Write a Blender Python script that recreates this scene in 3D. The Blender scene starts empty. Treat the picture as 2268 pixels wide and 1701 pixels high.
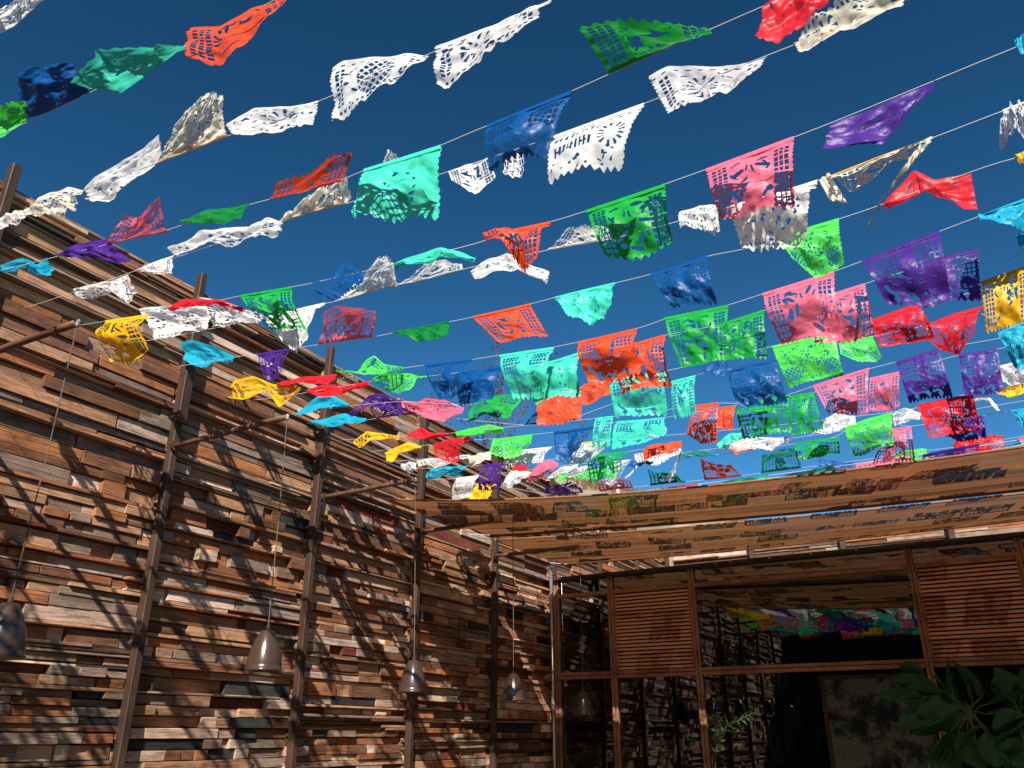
import bpy, math, random
import numpy as np
from mathutils import Vector

# ------------------------------------------------------------------ camera, sky, sun, exposure
SC = bpy.context.scene
COL = SC.collection
F_PX, PITCH, CXP, CYP, CAM_Z = 1810.0, math.radians(23.3), 1134.0, 850.5, 1.6
PSI = math.atan((2257 - 1134) / (F_PX / math.cos(PITCH)))      # heading, turned left of the wall's direction
cam_d = bpy.data.cameras.new('camera')
cam = bpy.data.objects.new('camera', cam_d); COL.objects.link(cam)
cam.location = (0, 0, CAM_Z)
cam.rotation_euler = (math.pi / 2 + PITCH, 0, PSI)
cam_d.sensor_fit = 'HORIZONTAL'; cam_d.sensor_width = 36.0
cam_d.lens = 36.0 * F_PX / 2268.0
cam_d.clip_start = 0.05; cam_d.clip_end = 2000
SC.camera = cam

SUN_TO = Vector((0.554, -1.0, 0.874)).normalized()             # towards the sun
SUN_EL = math.asin(SUN_TO.z); SUN_AZ = math.atan2(SUN_TO.x, SUN_TO.y)
world = bpy.data.worlds.new('World'); SC.world = world; world.use_nodes = True
wn = world.node_tree; wn.nodes.clear()
wo = wn.nodes.new('ShaderNodeOutputWorld'); wb = wn.nodes.new('ShaderNodeBackground')
sky = wn.nodes.new('ShaderNodeTexSky'); sky.sky_type = 'NISHITA'; sky.sun_disc = False
sky.sun_elevation = SUN_EL; sky.sun_rotation = SUN_AZ
sky.altitude = 3000; sky.air_density = 1.0; sky.dust_density = 0.3; sky.ozone_density = 2.0
wb.inputs['Strength'].default_value = 0.05
sg = wn.nodes.new('ShaderNodeGamma'); sg.inputs['Gamma'].default_value = 1.5      # the deep polarised blue of the whole sky
wn.links.new(sky.outputs[0], sg.inputs['Color']); sh = wn.nodes.new('ShaderNodeHueSaturation'); sh.inputs['Hue'].default_value = 0.482; sh.inputs['Saturation'].default_value = 1.1; sh.inputs['Value'].default_value = 0.74
wn.links.new(sg.outputs[0], sh.inputs['Color']); wn.links.new(sh.outputs[0], wb.inputs['Color']); wn.links.new(wb.outputs[0], wo.inputs['Surface'])
sun_d = bpy.data.lights.new('sun', 'SUN'); sun_d.energy = 5.0; sun_d.angle = math.radians(0.53)
sun_d.color = (1.0, 0.92, 0.81)
sun = bpy.data.objects.new('sun', sun_d); COL.objects.link(sun)
sun.location = SUN_TO * 60
sun.rotation_euler = SUN_TO.to_track_quat('Z', 'Y').to_euler()
SC.view_settings.view_transform = 'Standard'; SC.view_settings.look = 'None'
SC.view_settings.gamma = 1.0; SC.view_settings.use_curve_mapping = False
SC.view_settings.exposure = 0.8
SC.cycles.max_bounces = 10; SC.cycles.transparent_max_bounces = 24
SC.cycles.diffuse_bounces = 4; SC.cycles.glossy_bounces = 4

# ------------------------------------------------------------------ measuring: where a sight line meets a plane of the place
_H = (-math.sin(PSI), math.cos(PSI)); _R = (math.cos(PSI), math.sin(PSI))
def ray(px, py):
    u = px - CXP; v = CYP - py
    f = F_PX * math.cos(PITCH) - v * math.sin(PITCH); up = F_PX * math.sin(PITCH) + v * math.cos(PITCH)
    return (_H[0] * f + _R[0] * u, _H[1] * f + _R[1] * u, up)
def on_x(px, py, x):
    r = ray(px, py); t = x / r[0]; return Vector((x, r[1] * t, CAM_Z + r[2] * t))
def on_y(px, py, y):
    r = ray(px, py); t = y / r[1]; return Vector((r[0] * t, y, CAM_Z + r[2] * t))
def depth_of(p):
    f = _H[0] * p[0] + _H[1] * p[1]; u = _R[0] * p[0] + _R[1] * p[1]; dz = p[2] - CAM_Z
    z = f * math.cos(PITCH) + dz * math.sin(PITCH); v = -f * math.sin(PITCH) + dz * math.cos(PITCH)
    if z < 0.1: return None
    return (CXP + F_PX * u / z, CYP - F_PX * v / z, z)

# ------------------------------------------------------------------ object helpers
def tag(o, label=None, cat=None, group=None, kind=None):
    if label: o['label'] = label
    if cat: o['category'] = cat
    if group: o['group'] = group
    if kind: o['kind'] = kind
    return o
def empty(name, loc, **k):
    o = bpy.data.objects.new(name, None); COL.objects.link(o); o.location = loc
    o.empty_display_size = 0.1
    return tag(o, **k)
def link(name, me, mat, parent=None, loc=None):
    o = bpy.data.objects.new(name, me); COL.objects.link(o)
    if mat is not None and len(me.materials) == 0: me.materials.append(mat)
    if parent is not None:
        o.parent = parent
    if loc is not None: o.location = loc
    return o
class MB:
    """collects shapes and links them as ONE mesh object"""
    def __init__(s): s.v = []; s.f = []
    def add(s, verts, faces):
        n = len(s.v); s.v += [tuple(p) for p in verts]; s.f += [tuple(i + n for i in q) for q in faces]; return s
    def box(s, x0, x1, y0, y1, z0, z1):
        v = [(x0,y0,z0),(x1,y0,z0),(x1,y1,z0),(x0,y1,z0),(x0,y0,z1),(x1,y0,z1),(x1,y1,z1),(x0,y1,z1)]
        return s.add(v, [(0,3,2,1),(4,5,6,7),(0,1,5,4),(1,2,6,5),(2,3,7,6),(3,0,4,7)])
    def bevel_box(s, x0, x1, y0, y1, z0, z1, b=0.006):
        # box along its longest axis with chamfered long edges
        d = [x1-x0, y1-y0, z1-z0]; a = d.index(max(d)); lo = [x0,y0,z0]; hi = [x1,y1,z1]
        p, q = [i for i in range(3) if i != a]; ring = []
        P0,P1,Q0,Q1 = lo[p],hi[p],lo[q],hi[q]
        prof = [(P0+b,Q0),(P1-b,Q0),(P1,Q0+b),(P1,Q1-b),(P1-b,Q1),(P0+b,Q1),(P0,Q1-b),(P0,Q0+b)]
        v = []
        for e in (lo[a], hi[a]):
            for (pp, qq) in prof:
                c = [0,0,0]; c[a] = e; c[p] = pp; c[q] = qq; v.append(tuple(c))
        f = [(i, (i+1) % 8, 8+(i+1) % 8, 8+i) for i in range(8)] + [tuple(range(7,-1,-1)), tuple(range(8,16))]
        return s.add(v, f)
    def tube(s, pts, r, n=8, cap=True):
        pts = [Vector(p) for p in pts]; rr = r if isinstance(r, (list, tuple)) else [r] * len(pts)
        v = []; 
        for i, p in enumerate(pts):
            d = (pts[min(i+1, len(pts)-1)] - pts[max(i-1, 0)])
            d = d.normalized() if d.length > 1e-9 else Vector((0,0,1))
            a = d.cross(Vector((0,0,1))) if abs(d.z) < .9 else d.cross(Vector((1,0,0)))
            a.normalize(); b = d.cross(a)
            for k in range(n):
                t = 2*math.pi*k/n; v.append(p + (a*math.cos(t) + b*math.sin(t)) * rr[i])
        f = []
        for i in range(len(pts)-1):
            for k in range(n):
                f.append((i*n+k, i*n+(k+1) % n, (i+1)*n+(k+1) % n, (i+1)*n+k))
        if cap: f += [tuple(range(n-1,-1,-1)), tuple((len(pts)-1)*n+k for k in range(n))]
        return s.add(v, f)
    def lathe(s, prof, c=(0,0,0), n=32):
        v = []; f = []
        for (r, z) in prof:
            for k in range(n):
                t = 2*math.pi*k/n; v.append((c[0]+r*math.cos(t), c[1]+r*math.sin(t), c[2]+z))
        for i in range(len(prof)-1):
            for k in range(n):
                f.append((i*n+k, i*n+(k+1) % n, (i+1)*n+(k+1) % n, (i+1)*n+k))
        return s.add(v, f)
    def mesh(s, name, smooth=False):
        me = bpy.data.meshes.new(name); me.from_pydata(s.v, [], s.f); me.update()
        if smooth: me.polygons.foreach_set('use_smooth', [True]*len(me.polygons))
        return me
    def build(s, name, mat, parent=None, smooth=False, loc=None):
        return link(name, s.mesh(name, smooth), mat, parent, loc)
def grid_mesh(name, P, keep=None, smooth=True):
    """P: (nv+1, nu+1, 3) points, keep: (nv, nu) cells"""
    nv, nu = P.shape[0]-1, P.shape[1]-1
    idx = np.arange((nv+1)*(nu+1)).reshape(nv+1, nu+1)
    q = np.stack([idx[:-1,:-1], idx[:-1,1:], idx[1:,1:], idx[1:,:-1]], -1)
    q = q[keep] if keep is not None else q.reshape(-1, 4)
    used, inv = np.unique(q.ravel(), return_inverse=True)
    V = P.reshape(-1, 3)[used]; n = len(q)
    me = bpy.data.meshes.new(name)
    me.vertices.add(len(V)); me.vertices.foreach_set('co', V.astype(np.float32).ravel())
    me.loops.add(n*4); me.loops.foreach_set('vertex_index', inv.astype(np.int32))
    me.polygons.add(n); me.polygons.foreach_set('loop_start', np.arange(0, n*4, 4, dtype=np.int32))
    me.polygons.foreach_set('loop_total', np.full(n, 4, dtype=np.int32))
    me.update(calc_edges=True); me.validate()
    if smooth: me.polygons.foreach_set('use_smooth', np.ones(len(me.polygons), dtype=bool))
    return me

# ------------------------------------------------------------------ materials
def new_mat(name):
    m = bpy.data.materials.new(name); m.use_nodes = True; nt = m.node_tree; nt.nodes.clear()
    out = nt.nodes.new('ShaderNodeOutputMaterial'); return m, nt, out
def nd(nt, typ, **k):
    n = nt.nodes.new(typ)
    for a, b in k.items():
        if a.startswith('i_'): n.inputs[a[2:].replace('_', ' ')].default_value = b
        else: setattr(n, a, b)
    return n
def ramp(nt, stops):
    r = nt.nodes.new('ShaderNodeValToRGB'); e = r.color_ramp.elements
    while len(e) > 1: e.remove(e[-1])
    e[0].position = stops[0][0]; e[0].color = stops[0][1]
    for p, c in stops[1:]:
        q = e.new(p); q.color = c
    return r
def g(v): return (v, v, v, 1)
def simple(name, col, rough=0.6, spec=0.4, var=0.25, scale=12, bump=0.15, metal=0.0, stretch=(1,1,1), coat=0.0):
    m, nt, out = new_mat(name)
    b = nd(nt, 'ShaderNodeBsdfPrincipled'); b.inputs['Roughness'].default_value = rough
    b.inputs['Specular IOR Level'].default_value = spec; b.inputs['Metallic'].default_value = metal
    b.inputs['Coat Weight'].default_value = coat
    tc = nd(nt, 'ShaderNodeNewGeometry'); mp = nd(nt, 'ShaderNodeMapping'); mp.inputs['Scale'].default_value = stretch
    nt.links.new(tc.outputs['Position'], mp.inputs[0])
    n1 = nd(nt, 'ShaderNodeTexNoise'); n1.inputs['Scale'].default_value = scale; n1.inputs['Detail'].default_value = 7
    nt.links.new(mp.outputs[0], n1.inputs['Vector'])
    r = ramp(nt, [(0.25, tuple(c*(1-var) for c in col)+(1,)), (0.55, tuple(col)+(1,)), (0.8, tuple(min(1, c*(1+var)) for c in col)+(1,))])
    nt.links.new(n1.outputs[0], r.inputs[0]); nt.links.new(r.outputs[0], b.inputs['Base Color'])
    bp = nd(nt, 'ShaderNodeBump'); bp.inputs['Strength'].default_value = bump; bp.inputs['Distance'].default_value = 0.01
    nt.links.new(n1.outputs[0], bp.inputs['Height']); nt.links.new(bp.outputs[0], b.inputs['Normal'])
    nt.links.new(b.outputs[0], out.inputs[0]); return m
def plank_material():
    m, nt, out = new_mat('weathered_plank')
    b = nd(nt, 'ShaderNodeBsdfPrincipled'); b.inputs['Roughness'].default_value = 0.82; b.inputs['Specular IOR Level'].default_value = 0.25
    a = nd(nt, 'ShaderNodeAttribute', attribute_name='grain'); c = nd(nt, 'ShaderNodeAttribute', attribute_name='pcol')
    def noise(scale, sc, det=6, dist=0.0, rough=.6):
        mp = nd(nt, 'ShaderNodeMapping'); mp.inputs['Scale'].default_value = sc
        nt.links.new(a.outputs['Vector'], mp.inputs[0])
        n = nd(nt, 'ShaderNodeTexNoise'); n.inputs['Scale'].default_value = scale; n.inputs['Detail'].default_value = det
        n.inputs['Distortion'].default_value = dist; n.inputs['Roughness'].default_value = rough
        nt.links.new(mp.outputs[0], n.inputs['Vector']); return n
    fine = noise(1.0, (5, 130, 130), 6, 0.6, .65)
    rings = noise(1.0, (1.6, 34, 34), 3, 1.6, .5)
    blot = noise(1.0, (5, 9, 9), 5, .4, .6)
    pits = noise(1.0, (26, 60, 60), 3, 0, .5)
    r1 = ramp(nt, [(0.3, g(.42)), (0.5, g(1.0)), (0.72, g(1.25))]); nt.links.new(fine.outputs[0], r1.inputs[0])
    r2 = ramp(nt, [(0.38, g(.6)), (0.47, g(1.0)), (0.56, g(.82)), (0.62, g(1.1))]); nt.links.new(rings.outputs[0], r2.inputs[0])
    r3 = ramp(nt, [(0.3, (.62,.58,.55,1)), (0.5, g(1.0)), (0.75, (1.25,1.2,1.12,1))]); nt.links.new(blot.outputs[0], r3.inputs[0])
    r4 = ramp(nt, [(0.24, g(.25)), (0.30, g(1.0))]); nt.links.new(pits.outputs[0], r4.inputs[0])
    last = c.outputs['Color']
    for r in (r1, r2, r3, r4):
        mx = nd(nt, 'ShaderNodeMix', data_type='RGBA', blend_type='MULTIPLY'); mx.inputs[0].default_value = 1.0
        nt.links.new(last, mx.inputs[6]); nt.links.new(r.outputs[0], mx.inputs[7]); last = mx.outputs[2]
    nt.links.new(last, b.inputs['Base Color'])
    ad = nd(nt, 'ShaderNodeMath', operation='ADD'); nt.links.new(fine.outputs[0], ad.inputs[0]); nt.links.new(rings.outputs[0], ad.inputs[1])
    bp = nd(nt, 'ShaderNodeBump'); bp.inputs['Strength'].default_value = .55; bp.inputs['Distance'].default_value = .006
    nt.links.new(ad.outputs[0], bp.inputs['Height']); nt.links.new(bp.outputs[0], b.inputs['Normal'])
    nt.links.new(b.outputs[0], out.inputs[0]); return m
def paper_material(name, col, trans=0.38, spec=0.35, rough=0.38, blotch=0.12):
    m, nt, out = new_mat(name)
    tc = nd(nt, 'ShaderNodeNewGeometry')
    n1 = nd(nt, 'ShaderNodeTexNoise'); n1.inputs['Scale'].default_value = 22; n1.inputs['Detail'].default_value = 5
    n2 = nd(nt, 'ShaderNodeTexNoise'); n2.inputs['Scale'].default_value = 9; n2.inputs['Detail'].default_value = 2; n2.inputs['Distortion'].default_value = 1.2
    for n in (n1, n2): nt.links.new(tc.outputs['Position'], n.inputs['Vector'])
    r = ramp(nt, [(0.3, tuple(c*(1-blotch) for c in col)+(1,)), (0.7, tuple(min(.95, c*(1+blotch)) for c in col)+(1,))])
    nt.links.new(n1.outputs[0], r.inputs[0])
    b = nd(nt, 'ShaderNodeBsdfPrincipled'); b.inputs['Roughness'].default_value = rough; b.inputs['Specular IOR Level'].default_value = spec
    t = nd(nt, 'ShaderNodeBsdfTranslucent'); mx = nd(nt, 'ShaderNodeMixShader'); mx.inputs[0].default_value = trans
    bp = nd(nt, 'ShaderNodeBump'); bp.inputs['Strength'].default_value = .22; bp.inputs['Distance'].default_value = .008
    v = nd(nt, 'ShaderNodeTexVoronoi', feature='F1'); v.inputs['Scale'].default_value = 26
    wv = nd(nt, 'ShaderNodeMix', data_type='VECTOR'); wv.inputs[0].default_value = 0.06
    nt.links.new(tc.outputs['Position'], wv.inputs[4]); nt.links.new(n2.outputs['Color'], wv.inputs[5]); nt.links.new(wv.outputs[1], v.inputs['Vector'])
    ad = nd(nt, 'ShaderNodeMath', operation='ADD'); nt.links.new(v.outputs['Distance'], ad.inputs[0]); nt.links.new(n2.outputs[0], ad.inputs[1])
    nt.links.new(ad.outputs[0], bp.inputs['Height'])
    nt.links.new(bp.outputs[0], b.inputs['Normal'])
    nt.links.new(r.outputs[0], b.inputs['Base Color']); nt.links.new(r.outputs[0], t.inputs['Color'])
    nt.links.new(b.outputs[0], mx.inputs[1]); nt.links.new(t.outputs[0], mx.inputs[2]); nt.links.new(mx.outputs[0], out.inputs[0]); return m
def glass_material(name, base=0.05, tint=(.75,.8,.8,1)):
    m, nt, out = new_mat(name)
    fr = nd(nt, 'ShaderNodeFresnel'); fr.inputs['IOR'].default_value = 1.6
    ad = nd(nt, 'ShaderNodeMath', operation='ADD', use_clamp=True); ad.inputs[1].default_value = base
    nt.links.new(fr.outputs[0], ad.inputs[0])
    gl = nd(nt, 'ShaderNodeBsdfGlossy'); gl.inputs['Roughness'].default_value = 0.0; gl.inputs['Color'].default_value = (.9,.92,.9,1)
    n1 = nd(nt, 'ShaderNodeTexNoise'); n1.inputs['Scale'].default_value = 1.3
    tc = nd(nt, 'ShaderNodeNewGeometry'); nt.links.new(tc.outputs['Position'], n1.inputs['Vector'])
    bp = nd(nt, 'ShaderNodeBump'); bp.inputs['Strength'].default_value = .03; bp.inputs['Distance'].default_value = .02
    nt.links.new(n1.outputs[0], bp.inputs['Height']); nt.links.new(bp.outputs[0], gl.inputs['Normal'])
    tr = nd(nt, 'ShaderNodeBsdfTransparent'); tr.inputs['Color'].default_value = tint
    mx = nd(nt, 'ShaderNodeMixShader'); nt.links.new(ad.outputs[0], mx.inputs[0])
    nt.links.new(tr.outputs[0], mx.inputs[1]); nt.links.new(gl.outputs[0], mx.inputs[2]); nt.links.new(mx.outputs[0], out.inputs[0]); return m
def cloth_material():
    m, nt, out = new_mat('shade_cloth_weave')
    tc = nd(nt, 'ShaderNodeNewGeometry'); mp = nd(nt, 'ShaderNodeMapping'); mp.inputs['Scale'].default_value = (.8, 16, 4)
    nt.links.new(tc.outputs['Position'], mp.inputs[0])
    n1 = nd(nt, 'ShaderNodeTexNoise'); n1.inputs['Scale'].default_value = 1.6; n1.inputs['Detail'].default_value = 6
    nt.links.new(mp.outputs[0], n1.inputs['Vector'])
    r = ramp(nt, [(0.3, (.15,.062,.025,1)), (0.5, (.19,.082,.034,1)), (0.75, (.235,.105,.045,1))]); nt.links.new(n1.outputs[0], r.inputs[0])
    d = nd(nt, 'ShaderNodeBsdfDiffuse'); t = nd(nt, 'ShaderNodeBsdfTranslucent'); p = nd(nt, 'ShaderNodeBsdfTransparent')
    nt.links.new(r.outputs[0], d.inputs[0]); nt.links.new(r.outputs[0], t.inputs[0]); p.inputs[0].default_value = (.95,.75,.55,1)
    m1 = nd(nt, 'ShaderNodeMixShader'); m1.inputs[0].default_value = .70
    nt.links.new(d.outputs[0], m1.inputs[1]); nt.links.new(t.outputs[0], m1.inputs[2])
    m2 = nd(nt, 'ShaderNodeMixShader'); m2.inputs[0].default_value = .055
    nt.links.new(m1.outputs[0], m2.inputs[1]); nt.links.new(p.outputs[0], m2.inputs[2]); nt.links.new(m2.outputs[0], out.inputs[0]); return m
def painting_material():
    m, nt, out = new_mat('abstract_canvas')
    b = nd(nt, 'ShaderNodeBsdfPrincipled'); b.inputs['Roughness'].default_value = .7
    tc = nd(nt, 'ShaderNodeNewGeometry'); n1 = nd(nt, 'ShaderNodeTexNoise'); n1.inputs['Scale'].default_value = 2.6; n1.inputs['Detail'].default_value = 12; n1.inputs['Distortion'].default_value = .15
    n1.inputs['Roughness'].default_value = .72
    nt.links.new(tc.outputs['Position'], n1.inputs['Vector'])
    r = ramp(nt, [(0.40, (.03,.03,.035,1)), (0.45, (.16,.14,.12,1)), (0.49, (.40,.33,.24,1)), (0.7, (.5,.43,.32,1))]); nt.links.new(n1.outputs[0], r.inputs[0])
    nt.links.new(r.outputs[0], b.inputs['Base Color']); nt.links.new(b.outputs[0], out.inputs[0]); return m
def leaf_material(name, c0, c1):
    m, nt, out = new_mat(name)
    tc = nd(nt, 'ShaderNodeNewGeometry'); n1 = nd(nt, 'ShaderNodeTexNoise'); n1.inputs['Scale'].default_value = 9; n1.inputs['Detail'].default_value = 5
    nt.links.new(tc.outputs['Position'], n1.inputs['Vector'])
    r = ramp(nt, [(0.3, c0+(1,)), (0.7, c1+(1,))]); nt.links.new(n1.outputs[0], r.inputs[0])
    b = nd(nt, 'ShaderNodeBsdfPrincipled'); b.inputs['Roughness'].default_value = .62; b.inputs['Specular IOR Level'].default_value = .2
    t = nd(nt, 'ShaderNodeBsdfTranslucent'); mx = nd(nt, 'ShaderNodeMixShader'); mx.inputs[0].default_value = .25
    nt.links.new(r.outputs[0], b.inputs['Base Color']); nt.links.new(r.outputs[0], t.inputs[0])
    nt.links.new(b.outputs[0], mx.inputs[1]); nt.links.new(t.outputs[0], mx.inputs[2]); nt.links.new(mx.outputs[0], out.inputs[0]); return m

M = {}
M['plank'] = plank_material()
M['rust'] = simple('rusty_steel', (.066,.036,.024), .62, .4, .45, 9, .2, .25, (1,1,.35))
M['pipe'] = simple('rusty_arm', (.15,.07,.045), .6, .4, .5, 14, .25, .2)
M['cord_dark'] = simple('lamp_cable', (.12,.085,.065), .6, .3, .3, 30, .1)
M['shade'] = simple('glazed_clay', (.058,.034,.025), .24, .6, .18, 10, .03, 0, (1,1,1), .4)
M['porcelain'] = simple('porcelain', (.3,.28,.26), .3, .5, .1, 20, .05)
M['frame'] = simple('red_brown_timber', (0.246,0.111,0.064), .55, .35, .35, 10, .2, 0, (6,6,.5))
M['slat'] = simple('louvre_timber', (.47,.235,.15), .6, .3, .22, 10, .15, 0, (.6,6,6))
M['cap'] = simple('dark_cap_steel', (.035,.022,.016), .55, .4, .3, 10, .1)
M['interior'] = simple('dark_interior', (.035,.025,.02), .8, .2, .3, 3, .1)
M['glass'] = glass_material('pane_glass', .018, (.92,.95,.93,1))
M['glass_top'] = glass_material('clerestory_glass', .15, (.35,.3,.28,1))
M['cloth'] = cloth_material()
M['hem'] = simple('cloth_hem', (.26,.125,.055), .8, .2, .15, 20, .1)
M['roll'] = simple('cloth_roll', (.14,.07,.035), .8, .2, .3, 12, .2, 0, (1,8,8))
M['steel'] = simple('galvanised_pipe', (.62,.6,.57), .28, .5, .15, 14, .05, .85)
M['ground'] = simple('courtyard_stone', (.17,.14,.10), .8, .3, .25, 2.2, .3)
M['backing'] = simple('wall_backing', (.05,.032,.022), .9, .1, .3, 5, .1)
M['plain_wall'] = simple('plain_brown_wall', (.16,.09,.05), .8, .2, .35, 3, .3, 0, (1,1,8))
M['dark_wall'] = simple('dark_stained_boards', (.04,.03,.024), .8, .2, .35, 3, .3, 0, (1,1,8))
M['hill'] = simple('dry_hillside', (.23,.19,.13), .95, .1, .55, .35, .6)
M['canvas'] = painting_material()
M['twig'] = simple('dry_twig', (.13,.085,.06), .8, .2, .3, 20, .1)
M['dryleaf'] = leaf_material('dry_leaf', (.10,.05,.03), (.2,.11,.06))
M['leaf_big'] = leaf_material('broad_leaf', (.018,.062,.024), (.04,.11,.042))
M['leaf_small'] = leaf_material('narrow_leaf', (.035,.07,.018), (.07,.12,.035))
M['stem'] = simple('green_stem', (.07,.09,.045), .6, .3, .2, 20, .1)
M['string'] = simple('cotton_cord', (.55,.55,.55), .7, .2, .05, 50, .05)
M['whitebox'] = simple('white_enamel', (.75,.76,.78), .4, .4, .05, 10, .02)
FLAG_COL = dict(white=(.84,.84,.84), cream=(.88,.82,.68), mint=(.055,.66,.47), orange=(.80,.085,.025), green=(.012,.36,.05),
    darkgreen=(.006,.20,.03), lime=(.075,.64,.08), blue=(.004,.078,.28), purple=(.066,.020,.24), pink=(.80,.15,.24),
    red=(.64,.016,.028), yellow=(.88,.47,.010), cyan=(.012,.36,.55))
for k, c in FLAG_COL.items():
    M['paper_'+k] = paper_material('tissue_'+k, c, .46 if k in ('white','cream') else .27, .2 if k in ('white','cream') else .28, .55 if k in ('white','cream') else .42)
M['hem_cream'] = paper_material('tissue_hem_yellowed', (.72,.45,.13), .3)
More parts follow.
